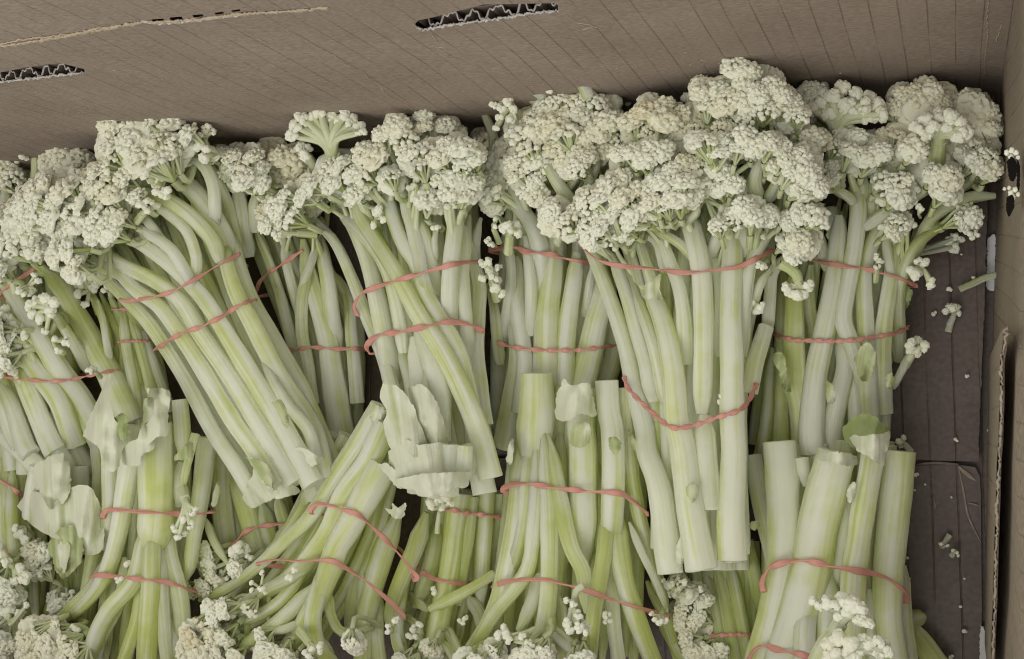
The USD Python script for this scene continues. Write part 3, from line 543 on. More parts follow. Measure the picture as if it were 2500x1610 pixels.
    def fans(s):
        """thin side branches forking off the upper stalks into the heads"""
        from shapely import union_all
        R = s.R; U = union_all(getattr(s, 'polys', [])).buffer(16)
        for pa, C, r, p, tn in getattr(s, 'fan', []):
            mbg, mbw = MB(), MB()
            for k in range(12):
                i = int(len(p) * R.uniform(0.5, 0.9)); sd_ = (-1) ** k * R.uniform(0.5, 1.15); T = norm(p[min(i + 2, len(p) - 1)] - p[i - 2]); N_ = np.array([-T[1], T[0]]); Lp = R.uniform(50, 95)
                q_ = resample(np.stack([p[i] - T * 8, p[i] + T * Lp * 0.35 + N_ * sd_ * Lp * 0.14, p[i] + T * Lp * 0.75 + N_ * sd_ * Lp * 0.30, p[i] + T * Lp * 1.05 + N_ * sd_ * Lp * 0.36]), 9)
                if not U.contains(Point(q_[-1])): continue
                z = C[i][2] + r[i] * np.linspace(-0.3, 0.9, 9) + 0.003 * np.linspace(0, 1, 9); w0 = r[i] * R.uniform(0.4, 0.6)
                Q = at(q_, z); tube(mbg, Q, np.linspace(w0, w0 * 0.6, 9), 8, np.linspace(tn[1], 0.2, 9), seed=int(R.integers(1 << 30)), cap0=False, cap1=False)
                for _ in range(3): put_knob(mbw, Q[-1] + R.normal(0, w0 * 0.7, 3), w0 * R.uniform(0.8, 1.2), norm(np.array([0, 0, 1.0]) + norm(Q[-1] - Q[-2])), R, R.random() < s.fz, s.cream)
            if mbg.n: mbg.build('branch', MT['branch'], pa); mbw.build('floret', MT['curd'], pa)
    def under(s, sp=112, dz=-0.011):
        s.fans()
        from shapely import union_all
        u = union_all(getattr(s, 'polys', [])).buffer(26).buffer(-40)
        for g in getattr(u, 'geoms', [u]):
            if g.area > 900: s.curd1(np.array(g.exterior.coords), sp, 0.012, 0.35, None, 1.0, 0.9, dz, None, 5)
    def curd1(s, poly, sp, lift, tone, neck, r, tilt, dz, fuzzy, kn=None):
        pg = Polygon(pts(poly)[:, :2] if isinstance(poly, str) else poly).buffer(0); sp_ = sp * K; R = s.R
        x0, y0, x1, y1 = pg.bounds; cand = np.stack([R.uniform(x0, x1, 6000), R.uniform(y0, y1, 6000)], 1); inn = pg.buffer(-sp_ * 0.36)
        if inn.is_empty: inn = pg.buffer(-sp_ * 0.2)
        cand = cand[contains_xy(inn, cand[:, 0], cand[:, 1])]; keep = []
        for c in cand:
            if all((c[0] - k[0]) ** 2 + (c[1] - k[1]) ** 2 > (sp_ * 0.92) ** 2 for k in keep): keep.append(c)
        nk = s.dense[36, :2] if neck is None else pts(neck)[0, :2]
        dm = max(pg.exterior.distance(Point(c)) for c in keep) if keep else 1
        for c in sorted(keep, key=lambda c: -np.linalg.norm(c - nk)):
            e = pg.exterior.distance(Point(c)); _, z, _ = s.uz(c)
            zz = s.zh + s.rad * (0.45 + 0.65 * math.sqrt(min(e / max(dm, 1), 1))) + lift + dz + R.uniform(-0.003, 0.003)
            rad = min(sp_ * r * R.uniform(0.95, 1.3), e + 14) * mpp([c], zz)[0]
            w = at([c], zz)[0]; nw = at([nk], zz)[0]; out = norm(w - nw)
            axis = norm(out * (1 - tilt) * 1.4 + np.array([0.1, -0.12, 1.0]) * tilt + R.normal(0, 0.16, 3))
            tn = 0.85 * (s.cream if tone is None else tone) + R.normal(0, 0.08)
            s.attach(w, c, rad, tn, R.random() < (s.fz if fuzzy is None else fuzzy), axis, kn)
    def umbrella(s, base, tips, z, tone=0.1, fuzzy=0.0, w=60, bz=-0.012):
        """a floret seen from the side: thick stem forking into branchlets, knobs on their ends"""
        mbw, mbg = MB(), MB(); spray(mbw, mbg, base, tips, z, s.R, tone, fuzzy, w, bz)
        b = at(pts(base)[-1:, :2], z)[0]
        if s.tips: pa = min(s.tips, key=lambda t: np.linalg.norm(t[1][-1] - b))[0]
        else: pa = s.path
        mbg.build('branch', MT['branch'], pa); mbw.build('floret', MT['curd'], pa)
def spray(mbw, mbg, base, tips, z, R, tone=0.1, fuzzy=0.0, w=60, bz=-0.012, stone=(0.45, 0.1)):
    b = pts(base)[:, :2]; b = resample(b, 9) if len(b) > 1 else b
    zz = np.linspace(z + bz, z + bz * 0.35, len(b)); B = at(b, zz); r = w * K * 0.5 * mpp(b, zz)
    if len(b) > 1: tube(mbg, B, r * np.linspace(1.1, 0.95, len(b)), 10, np.linspace(stone[0], stone[0] * 0.6, len(b)), seed=int(R.integers(1 << 30)))
    t = pts(tips)
    if len(t) > 8: cb = b[-1]; t = np.vstack([t, np.column_stack([t[:, :2] * 0.88 + cb * 0.12, t[:, 2] * 0.8])])
    e0 = B[-1]; T = norm(B[-1] - B[-2]) if len(b) > 1 else np.zeros(3)
    for x, y, rad in t:
        zt = z + R.uniform(-0.003, 0.004); e = at([[x, y]], zt)[0]; kr = rad * K * mpp([[x, y]], zt)[0]; L = np.linalg.norm(e - e0)
        C = resample(np.stack([e0 - T * r[-1] * 0.5, e0 + T * L * 0.3 + (e - e0) * 0.25, e]), 9)
        tube(mbg, C, np.linspace(min(r[-1] * 0.62, kr * 0.9), kr * 0.45, 9), 8, np.linspace(stone[0] * 0.6, stone[1] - 0.2, 9), seed=int(R.integers(1 << 30)), cap0=False, cap1=False)
        d = norm(e - e0 + np.array([0, 0, 0.004]))
        for q_ in range(int(3 + 3 * (rad > 33))):
            o = norm(d * 0.7 + R.normal(0, 0.75, 3) + [0, 0, 0.35]); put_knob(mbw, e + o * kr * 0.55, kr * R.uniform(0.58, 0.8), norm(o + d * 0.5), R, R.random() < fuzzy, tone)
# ================================================================== the bundles, traced
# --- far left, half hidden behind
b = Bunch('half hidden loose bundle at the left edge behind the others, only florets showing', 'D-120,300,220 A-20,1300,220 A150,1050,240', 0.02, 0.03, 0.012, 1, (0.35, 0.5), GR, cream=0.35)
for p in ('D60,200 A30,1350 A40,1120', 'D0,100 A-20,1300 A-30,1050', 'D130,60 A150,1300 A200,1080', 'D200,60 A230,1300 A330,1150'): b.stalk(p, 90, 60)
b.umbrella('A210,1200 A225,1080 A222,985', 'A165,930,42 A145,880,36 A200,870,40 A250,880,38 A290,920,34 A150,980,30', 0.052, 0.12, w=62)
b.umbrella('A30,1180 A25,1050', 'A-10,950,40 A30,920,40 A75,960,34 A110,1000,30', 0.046, 0.2, w=56)
b.curd('A270,1000 330,880 420,910 500,950 580,1020 600,1090 540,1150 420,1150 330,1090', 100, 0.014, 0.45)
b.curd('A-60,900 0,890 50,950 130,1080 180,1180 60,1160 -60,1120', 100, 0.004, 0.4)
# --- R00 shaded one between
b.under()
b = Bunch('small shaded bundle deep between the two left bundles, two bands', 'D940,1450,150 D850,900,140 D700,560,130', 0.018, 0.03, 0.012, 2, (0.55, 0.75), GR)
b.fill(4, 0.9, 0.0, 95, 2)
for p, w in (('D900,1420 850,1150 800,900 770,680 750,560', 95), ('D980,1300 920,1030 860,820 800,660', 85), ('D1060,1300 980,1050 920,880 850,700', 85), ('D830,1330 790,1080 765,860', 80)): b.stalk(p, w, w * 0.7, 0.4)
b.stalk('D720,960 660,760 610,620 570,540', 60, 55, 1.5)
b.umbrella('D620,680 580,570', 'D505,505,38 D500,560,34 D530,450,40 D580,440,40 D625,470,36 D545,630,32 D600,520,40', 0.045, 0.15, w=50)
b.umbrella('D720,640 D690,560', 'D670,520,30 D700,500,26 D650,545,22', 0.045, 0.1, w=36)
b.band('D700,655 740,655 800,660 860,668', 14, 2); b.band('D735,866 790,856 850,856 925,852', 13, 7)
# --- R0 left bundle
b.under()
b = Bunch('leftmost upright bundle cut off by the photo edge, pale leafy base', 'G220,420,230 D180,950,330 D120,420,300', 0.035, 0.045, 0.016, 3, (0.12, 0.6), GR, cream=0.1)
b.fill(7, 0.85, 0.012, 105, 3)
b.stalk('D830,1370 720,1130 620,950 530,780 430,600 340,470 280,390', 185, 110, 0.6, (0.35, 0.9))
b.stalk('D650,1520 520,1250 380,1050 260,850 150,680 80,560 0,460', 165, 105, 0.8, (0.2, 0.55))
b.stalk('D480,1500 370,1230 250,1070 150,930 50,820 -40,760', 155, 95, 0.7)
b.stalk('G350,240 D300,1450 200,1200 120,1020 70,950 20,880', 150, 110, 0.4)
b.stalk('G150,190 D90,1400 20,1180 -60,1000', 150, 110, 0.3)
b.stalk('D560,1050 480,900 400,770 340,680', 85, 70, 0.9); b.stalk('D690,980 660,820 640,700 610,600', 55, 45, 1.0)
b.stalk('G190,260 D150,1500 70,1250 -20,1100', 130, 100, 0.5); b.stalk('G370,470 230,330 100,200 -20,120', 150, 120, 0.2, (0.0, 0.2))
b.stalk('G470,420 400,280 300,120 D240,1380', 140, 110, 0.3, (-0.1, 0.2)); b.stalk('G560,400 480,250 370,50', 120, 110, 0.2, (-.1, .2))
b.stalk('G640,440 560,320 420,120 D330,1300', 110, 90, -0.4, (0, .3))
b.band('D320,330 240,380 120,470 0,550 -70,590', 17, 1.2); b.band('D-70,1070 0,1080 100,1090 200,1102 380,1105 560,1072 750,1030', 14, 7)
b.curd('D-60,100 20,130 130,70 280,110 310,240 250,330 110,320 40,400 10,480 -60,500', 100, 0.014, 0.0)
b.curd('A-60,1290 40,1300 150,1210 260,1230 240,1400 150,1500 60,1540 -60,1480', 105, 0.012, 0.1)
b.umbrella('D390,760 340,690', 'D200,640,40 D240,600,44 D300,590,42 D345,620,38 D220,690,38 D270,720,40 D320,670,40 D290,790,30', 0.075, 0.0, w=60)
b.umbrella('D400,930 D350,880', 'D360,910,30 D400,860,28 D430,870,24 D340,840,24 D420,840,22', 0.075, 0.0, w=42)
b.umbrella('D130,540 D165,520', 'D130,540,32 D190,545,34 D160,570,26 D240,470,28 D220,440,24', 0.072, 0.0, w=40)
b.curd('D-60,690 30,690 60,760 110,770 125,840 60,890 80,1000 40,1060 -60,1050', 85, 0.008, 0.05)
b.umbrella('D630,1080 D600,1050', 'D560,1035,24 D590,1030,24 D575,1045,18', 0.062, 0.0, w=30)
for p, w in (('G240,330 215,480 205,640', 125), ('G370,300 365,470 350,650', 140), ('G500,330 505,470 500,620', 120)): b.stalk(p, w, w * 1.1, 1.3, (0.0, -0.3), 'leaf_base', cut=True, main=False)
leaf(b.path, 'G105,580 170,495 260,500 330,560 430,470 520,440 580,480 645,640 640,850 530,888 400,800 300,770 200,700', 0.062, bulge=0.008, seed=3, tone=0.05, ridge=0.005, rf=8)
leaf(b.path, 'G190,340 300,270 400,258 440,400 420,520 330,600 240,480', 0.066, bulge=0.006, seed=4, tone=-0.1, rag=3)
leaf(b.path, 'G300,810 380,720 470,700 525,760 520,900 470,980 390,1035 340,960 310,880', 0.066, bulge=0.006, seed=5, tone=0.6)
leaf(b.path, 'G355,830 400,790 440,840 420,960 390,1010 370,920', 0.0725, bulge=0.002, seed=6, tone=0.0, thick=0.002)

# --- R2 low
b.under()
b = Bunch('low bundle lying between the diagonal bundle and the one with the big leafy base', 'D2060,1530,170 D2030,900,250 D1800,330,230 A1660,1200,230', 0.018, 0.035, 0.014, 5, (0.3, 0.5), GR, cream=0.3)
b.fill(6, 0.85, 0.010, 85, 2)
b.stalk('D1990,1350 1900,1150 1850,950 1800,750 1750,550 1680,350 1630,180', 85, 60, 0.3); b.stalk('D1960,1250 1930,1000 1890,800 1890,600 1920,430 1900,220', 80, 80, 0.8)
b.stalk('D2150,1550 2120,1300 2080,1000 2060,850 2000,650 1940,450 1900,300', 190, 100, 0.6, (0.05, 0.45)); b.stalk('D2110,900 2080,700 2060,500 2030,330 2010,200', 115, 90, 1.2, (0.25, 0.85))
b.stalk('D2240,1240 2215,950 2200,800 2190,600 2120,460', 95, 75, 0.5); b.stalk('D2260,900 2230,700 2150,520 2060,400', 80, 60, 0.2)
b.stalk('D1800,700 1740,500 1690,360 1640,250 1600,150', 60, 50, 0.6); b.stalk('D1900,760 1840,550 1790,350 1780,200', 70, 60, 0.6); b.stalk('D1870,720 1880,560 1960,330 1990,200', 60, 50, 1.0)
b.stalk('D1560,330 D1535,200 A1530,1450 1500,1250 1490,1140', 105, 95, 3.0, (0.3, 0.3)); b.stalk('A1600,1460 A1590,1290 1610,1200', 80, 70, 2.0)
b.band('D1600,580 1625,490 1680,430 1760,380 1895,285', 15, 3); b.band('D1772,905 1850,910 1950,895 2100,905 2200,902 2305,905', 16, 5)
b.curd('A1330,940 1380,925 1410,970 1500,930 1590,935 1640,990 1690,1120 1680,1210 1600,1200 1500,1200 1440,1130 1370,1080 1340,1000', 92, 0.022, 0.1)
b.curd('A1590,960 1680,895 1780,920 1880,950 1950,1010 1960,1090 1880,1130 1760,1180 1690,1130', 100, 0.008, 0.75); b.curd('A1860,1110 1960,1090 2030,1200 1970,1380 1840,1390 1770,1260', 96, 0.0, 0.35); b.curd('A1620,1230 1720,1180 1760,1240 1660,1380 1620,1360', 90, 0.006, 0.7)
# --- R1 diagonal
b.under()
b = Bunch('big diagonal bundle leaning left with long pale stalks and two nearly parallel bands', 'G1800,430,270 D1290,760,350 A900,1200,470', 0.055, 0.058, 0.018, 4, (0.12, 0.5), GR, cream=0.12)
b.fill(8, 0.9, 0.012, 110, 3)
b.stalk('G1600,540 1480,330 D1350,1440 1180,1130 1010,850 900,700 760,560 620,420', 115, 80, 0.3)
b.stalk('G1740,460 1580,210 D1480,1380 1300,1080 1130,820 1000,640 860,540 700,380 560,330', 125, 80, 0.7)
b.stalk('G1850,440 1700,180 D1600,1330 1420,1040 1250,790 1130,600 960,470 760,370 600,260 480,180', 145, 75, 0.5)
b.stalk('G1970,440 1850,220 D1740,1330 1560,1030 1390,760 1270,580 1130,430 1010,330 860,230 760,200', 150, 85, 0.6)
b.stalk('D1330,640 1240,560 1090,300 960,200 850,130', 85, 70, 1.1)
b.stalk('G2030,420 D1960,1420 1760,1090 1590,760 1490,580 1430,400 1395,205', 150, 95, 0.7, (0.25, 0.8))
b.stalk('G2085,340 D1900,1180 1720,850 1600,640 1530,470 1480,300 1440,150 A1430,1350 1400,1200', 130, 70, 0.2)
b.stalk('D1380,360 A1330,1500 1190,1350 1040,1250 880,1190', 105, 85, 1.4, (0.55, 0.85)); b.stalk('D1225,470 1230,330 1170,170 1060,60 A960,1290', 80, 70, 1.3, (0.3, 0.35))
b.stalk('D1440,330 1380,170 1290,20 A1200,1190 1090,1100', 130, 120, 0.9, (0.25, 0.25)); b.stalk('D1370,60 A1350,1380 1335,1180 1270,1040 1150,985', 80, 75, 2.2, (0.25, 0.4))
b.stalk('D1500,300 A1480,1480 1440,1300 1340,1080 1290,960', 75, 60, 1.0, (0.4, 0.45)); b.stalk('D1080,330 930,110 A820,1300', 75, 60, 0.8); b.stalk('D950,240 800,100 A700,1370', 65, 55, 0.6)
b.stalk('G1990,300 1930,100 D1800,1250 1650,990', 90, 70, 0.9, (0.2, 0.3))
b.band('D745,595 790,605 900,590 1050,555 1200,480 1350,390 1500,310', 15, 3.5); b.band('D960,915 1020,880 1130,810 1260,765 1400,695 1500,630 1605,592', 17, 6)
b.curd('A620,780 690,725 760,740 900,720 1000,730 1130,730 1200,800 1240,800 1250,880 1190,960 1100,1060 1050,1130 960,1120 820,1040 770,1000 700,1000 610,900', 108, 0.020, 0.15)
b.curd('A600,920 700,950 780,1000 860,1060 880,1150 960,1160 930,1230 850,1290 700,1280 560,1260 470,1240 560,1060 620,1050', 98, 0.014, 0.4)
b.curd('A200,1150 330,1080 480,1120 560,1060 640,1180 720,1290 780,1390 740,1500 620,1530 500,1480 420,1500 300,1440 110,1400 90,1290', 98, 0.013, 0.05)
b.curd('D300,280 400,200 500,190 520,330 530,380 480,470 400,440 340,380', 85, 0.012, 0.0); b.curd('D580,150 700,60 800,60 850,130 770,180 720,250 620,230', 85, 0.013, 0.0)
b.umbrella('A1320,1000 1290,900', 'A1280,810,28 A1310,800,30 A1330,830,26 A1260,850,26 A1250,920,40 A1300,930,34 A1280,990,36', 0.085, 0.05, w=50)
b.umbrella('A850,1400 A900,1340', 'A890,1290,34 A930,1280,36 A975,1300,34 A930,1330,28', 0.092, 0.0, w=50)
b.umbrella('A980,1130 A1020,1190', 'A990,1200,34 A1030,1215,38 A1050,1195,30', 0.095, 0.05, w=40)
leaf(b.path, 'G1540,430 1580,390 1600,270 1650,290 1720,380 1800,430 1870,470 1860,505 1700,545 1590,590 1545,570 1520,520', 0.068, bulge=0.004, seed=11, tone=0.05, tilt=-0.004)
leaf(b.path, 'G1530,260 1560,280 1650,300 1720,400 1730,480 1660,440 1580,330', 0.079, bulge=0.003, seed=12, tone=0.55)
leaf(b.path, 'G1840,215 1900,215 1990,260 2065,300 2030,290 1980,330 1930,325 1900,250', 0.076, bulge=0.003, seed=13, tone=-0.1)
leaf(b.path, 'D1700,1240 1770,1230 1810,1350 1800,1400 1770,1370 1740,1300', 0.0895, bulge=0.001, seed=14, tone=0.65, rag=1)
leaf(b.path, 'G1890,500 1960,430 2080,370 2060,450 1990,530 1885,575', 0.05, bulge=0.003, seed=15, tone=0.1)
# --- R4
b.under()
b = Bunch('upright bundle with broad pale stalks left of the largest bundle, its cut ends hidden', 'E1330,1550,330 E1400,700,400 B1500,1000,380', 0.025, 0.045, 0.016, 6, (0.25, 0.35), GR, fuzzy=0.75, cream=0.3)
b.fill(7, 0.85, 0.010, 105, 2)
b.stalk('E1340,900 1345,600 1335,300 1270,110 B1190,1280 1110,1120 1055,950 1030,830 955,655', 150, 45, [0.6, 0.8, 1.5, 4.5], (0.2, 0.3))
b.stalk('E1100,860 1140,600 1150,450 1140,300 1130,200 B1140,1470', 90, 55, 0.8); b.stalk('E1210,1300 1235,1000 1210,800 1185,600 1190,400 1180,330', 120, 90, 0.5)
b.stalk('E1110,1520 1170,1200 1200,1000 1190,820 1150,640', 170, 110, 0.3, (0.1, 0.2)); b.stalk('E1390,1230 1380,900 1380,650 1400,450 1410,330 1430,150', 200, 120, 0.6, (0.3, 0.15))
b.stalk('E1480,1230 1490,950 1510,700 1540,480 1560,300', 130, 100, 0.5); b.stalk('E1580,1150 1640,950 1685,750 1740,540 1700,400', 200, 140, 0.4, (0.6, 0.3))
b.stalk('E1740,1120 1790,950 1800,800 1780,650', 130, 110, 0.0, (0.6, 0.5)); b.stalk('E1080,1000 1055,750 1040,620 1000,500', 85, 60, 0.9)
b.stalk('E1270,820 1275,550 1260,320 1240,200', 85, 70, 1.1, (0.1, 0.2)); b.stalk('E1610,700 1640,500 1660,380', 60, 50, 0.3)
b.stalk('B1565,1320 1480,1210 1420,1120 1370,1020 1330,940', 95, 60, [6, 5.6, 5], (0.55, 0.45)); b.stalk('B1630,1190 1660,1090 1710,980', 75, 55, [5, 5], (0.6, 0.6)); b.stalk('B1510,1180 1550,1120 1590,1060', 50, 40, [5, 5], (0.4, 0.3))
b.stalk('B1250,1340 1180,1100 1120,860 1060,700', 90, 60, 1); b.stalk('B1350,620 1330,590 1230,530', 70, 50, [7, 7, 6], (.4, .4)); b.stalk('B1640,620 1590,530 1500,470 1450,460', 90, 50, [7, 7, 5], (.35, .35))
b.band('E1012,285 1060,277 1180,272 1250,297 1400,312 1520,345 1665,368', 21, 3.2); b.band('E1065,865 1120,885 1220,903 1400,914 1600,910 1740,890 1825,878', 17, 8)
b.curd('B1230,740 1310,650 1400,570 1500,590 1620,610 1690,530 1780,590 1830,690 1825,900 1740,1000 1680,1090 1540,1100 1420,1090 1300,1080 1230,990 1110,900 1130,820', 104, 0.024, 0.35)
b.curd('B1110,930 1230,1000 1330,1080 1350,1190 1440,1270 1450,1380 1340,1330 1250,1250 1180,1200 1130,1080', 96, 0.016, 0.1)
b.curd('B1480,1000 1580,960 1660,980 1600,1080 1500,1100', 84, 0.03, 0.1)
b.curd('B870,830 960,830 1045,880 1045,1010 985,1070 950,960', 90, -0.008, 0.5); b.curd('B960,1050 1060,1080 1110,1250 1040,1340 960,1260', 90, 0.0, 0.15)
b.umbrella('B1250,800 B1180,700', 'B1010,610,28 B1060,570,30 B1110,560,28 B1150,590,26 B1040,660,30 B1090,680,34 B1130,640,34 B1170,680,32 B1150,740,36 B1080,740,30 B1060,800,30', 0.082, 0.0, 0.2, w=60)
b.umbrella('B1310,640 B1250,590', 'B1170,510,34 B1200,530,36 B1275,500,28 B1230,560,32 B1180,570,30 B1270,540,26 B1210,500,26', 0.085, 0.0, w=60)
b.umbrella('B1640,630 B1560,510', 'B1400,570,30 B1405,500,32 B1440,460,32 B1480,450,26 B1410,540,24', 0.088, 0.0, w=70)
b.umbrella('B1830,720 B1810,640', 'B1750,530,34 B1790,525,34 B1840,545,36 B1900,590,36 B1880,640,28 B1920,620,24', 0.05, 0.15, w=50)
b.umbrella('E1130,300 E1140,190', 'E1100,150,34 E1130,130,34 E1180,140,36 E1190,180,32 E1150,160,38', 0.075, 0.0, w=60)
b.umbrella('E1075,240 E1040,150', 'E1060,100,28 E1055,130,24', 0.07, 0.0, w=36); b.umbrella('E1050,260 E1030,240', 'E1005,230,26 E1025,250,26', 0.062, 0.0, w=26)
b.umbrella('E1060,600 E1030,480', 'E970,370,28 E1000,360,30 E1010,400,34 E970,460,30 E1030,440,36 E1060,470,32 E1070,390,26 E1090,560,30 E1050,520,34', 0.06, 0.05, w=56)
# --- R6
b.under()
b = Bunch('rightmost upright bundle beside the bare box bottom, with small green leaves', 'I960,320,330 F1120,820,420 F1260,60,480', 0.022, 0.036, 0.016, 7, (0.3, 0.45), GR, fuzzy=0.15, cream=0.15)
b.fill(9, 0.85, 0.012, 105, 2)
b.stalk('F630,1500 665,1200 690,950 700,700', 110, 80, -0.3, (0.7, 0.8)); b.stalk('F790,1530 790,1250 800,1000 795,600 800,400', 110, 80, 0.0, (0.75, 0.8))
b.stalk('I950,330 F940,1450 920,1250 880,1090 870,850 870,600 870,400', 215, 100, [0.5, 0.7, 1.2, 1.6], (0.2, 1.0)); b.stalk('I990,250 F975,1400 1000,1080 1060,800 1110,550 1135,300 1150,100 C1150,1350', 170, 105, 1.1, (0.1, 0.4))
b.stalk('I1110,250 F1110,1400 1150,1200 1190,1000 1160,800', 130, 100, 0.5, (0.25, 0.1)); b.stalk('F1310,1250 1250,930 1180,720 1210,500 1250,250 1270,50 C1270,1300 1260,1100', 120, 110, 1.2, (0.2, 0.5))
b.stalk('F1430,1300 1425,1000 1430,780 1470,500 1490,350 1510,250 1560,100', 125, 85, 0.9); b.stalk('F1350,1540 1330,1200 1320,800 1310,450 1340,300 1400,150 1450,50 C1500,1250', 135, 80, 0.7)
b.stalk('F1525,980 1520,600 1545,450 1600,300 1680,210 1800,130 1930,105', 100, 50, [0.4, 0.6, 1.6, 2], (0.55, 0.9)); b.stalk('F1560,460 1640,260 1750,60 C1850,1250 1960,1140 2050,1090', 100, 55, [0.8, 1.6, 2.4], (0.5, 0.5))
b.stalk('F1500,720 1480,450 1450,230 C1500,1350', 75, 60, 1.0); b.stalk('F1640,240 C1730,1370 1880,1270 2000,1235 2130,1230', 70, 75, [2, 2.4, 2.4], (0.5, 0.45)); b.stalk('C1350,1400 1365,1220 1395,1080', 90, 80, 1.0)
b.stalk('C1250,1280 1200,1230 1090,1165', 65, 55, 2.0); b.stalk('F1110,420 1040,280 1000,130', 95, 80, 0.5); b.stalk('C1310,1430 1450,1330 1650,1220 1790,1130', 85, 60, 2.2, (0.4, 0.4))
b.stalk('F1010,900 960,600 975,380', 80, 70, -0.4, (0.5, 0.3)); b.stalk('C1330,1300 1310,1200 1300,1080', 70, 60, 1); b.stalk('F1600,330 1650,240 1720,120 1790,60 C1900,1380', 70, 40, 0.6, (0.3, 0.1))
b.stalk('I1250,260 F1260,1400 1240,1150 1200,950', 110, 90, 0.3, (0.2, 0.3)); b.stalk('I1400,240 F1420,1300 1400,1000', 120, 90, 0.2, (0.4, 0.4)); b.stalk('I660,300 I700,100 F720,1200 740,900', 110, 90, 0, (0.7, 0.7))
b.stalk('C1090,1300 C1110,1450 F1080,200', 100, 90, 0.4)
b.stalk('F1490,1150 1560,1010 1610,930', 45, 60, [1.5, 1.5], (0.1, 0.0)); b.umbrella('F1560,1010 F1605,940', 'F1600,880,40 F1640,870,42 F1680,890,36 F1630,920,38 F1590,910,34', 0.035, 0.1, w=60, bz=0)
b.band('F945,338 1060,365 1180,385 1330,405 1460,440 1560,475 1637,508', 17, 2.5); b.band('F705,800 780,826 870,850 1000,852 1150,856 1300,842 1450,816 1540,792 1588,768', 18, 14)
b.umbrella('C1150,1000 C1135,850', 'C985,690,50 C1030,640,46 C1080,700,52 C1110,610,50 C1170,560,52 C1200,660,54 C1250,600,52 C1250,690,46 C1330,620,50 C1390,660,46 C1350,740,50 C1420,720,46 C1050,600,44 C1310,690,40', 0.062, 0.15, 0.1, w=130, bz=-0.016)
b.curd('C880,590 930,525 1060,520 1090,570 1000,640 970,740 930,760 890,660', 100, 0.01, 0.35); b.curd('C900,650 960,700 1010,800 940,830 880,760', 90, 0.0, 0.6)
b.curd('C1440,640 1490,575 1600,550 1700,535 1800,530 1850,590 1800,680 1700,720 1580,740 1480,720', 100, 0.004, 0.45); b.curd('C1850,610 1960,590 2050,610 2125,690 2138,850 2100,870 1990,840 1960,740 1860,690', 100, 0.0, 0.5)
b.umbrella('C1760,1010 C1775,890', 'C1640,800,46 C1690,760,46 C1740,800,48 C1780,730,50 C1850,735,50 C1830,800,50 C1900,770,50 C1960,830,48 C1900,860,46 C1690,850,40 C1950,790,36', 0.075, 0.0, 0.4, w=100, bz=-0.014)
b.curd('C1060,960 1130,860 1260,830 1350,845 1400,900 1500,960 1480,1050 1400,1020 1310,1090 1200,1070 1110,1010', 102, 0.02, 0.1); b.curd('C1380,830 1540,775 1630,850 1700,930 1680,1020 1600,1050 1500,960 1420,900', 104, 0.008, 0.65)
b.curd('C1500,880 1600,860 1700,900 1680,1010 1560,1000', 96, 0.022, 0.1)
b.curd('C1060,1010 1140,1000 1180,1100 1120,1180 1050,1160', 92, 0.012, 0.05); b.curd('C1640,1100 1780,1030 1900,1060 1905,1150 1860,1260 1760,1260 1720,1150', 98, 0.018, 0.1)
b.curd('C1870,980 1990,880 2120,890 2140,1000 2140,1110 2080,1140 1960,1060', 100, 0.010, 0.15); b.curd('C1370,1170 1420,1110 1560,1090 1620,1150 1610,1300 1500,1330 1430,1250', 96, 0.02, 0.0)
b.curd('F1450,170 1460,110 1520,70 1600,50 1590,120 1530,160 1480,225', 80, 0.014, 0.0, r=0.75); b.curd('C1880,1330 2050,1280 2030,1380 1940,1440 1870,1420', 92, 0.0, 0.1); b.curd('F1860,20 1980,0 2030,60 1960,120', 85, -0.006, 0.1)
b.umbrella('F1930,150 F1960,165', 'F1990,200,26 F2015,180,26 F1970,185,22', 0.045, 0.1, w=34)
b.umbrella('F1590,440 F1640,400', 'F1650,360,32 F1690,370,34 F1610,410,38 F1635,440,40 F1680,420,30 F1735,490,32 F1720,510,26', 0.05, 0.0, w=40); b.umbrella('F1380,480 F1390,400', 'F1385,330,26 F1405,360,26 F1390,385,24', 0.06, 0.0, w=34)
b.umbrella('F1660,80 F1650,60', 'F1670,40,26 F1655,20,24', 0.066, 0.0, w=20)
leaf(b.path, 'F1245,970 1290,885 1345,870 1385,950 1372,1020 1330,1110 1280,1090', 0.0585, bulge=0.002, seed=21, tone=0.6); leaf(b.path, 'F1170,1400 1230,1335 1340,1310 1430,1370 1470,1440 I1310,230 1200,190 1170,110', 0.062, bulge=0.004, seed=22, tone=0.95, rag=1.5)
leaf(b.path, 'F1570,500 1612,540 1600,600 1575,650 1560,580', 0.036, bulge=0.002, seed=23, tone=0.7); leaf(b.path, 'F1065,1100 1110,1120 1130,1200 1110,1250 1075,1240', 0.056, bulge=0.002, seed=24, tone=0.6); leaf(b.path, 'F720,950 760,925 810,950 830,1080 850,1170 800,1160 770,1050', 0.054, bulge=0.003, seed=25, tone=0.7)
leaf(b.path, 'F1440,1080 1480,1050 1500,1100 1480,1150 1450,1140', 0.05, bulge=0.002, seed=26, tone=0.6)
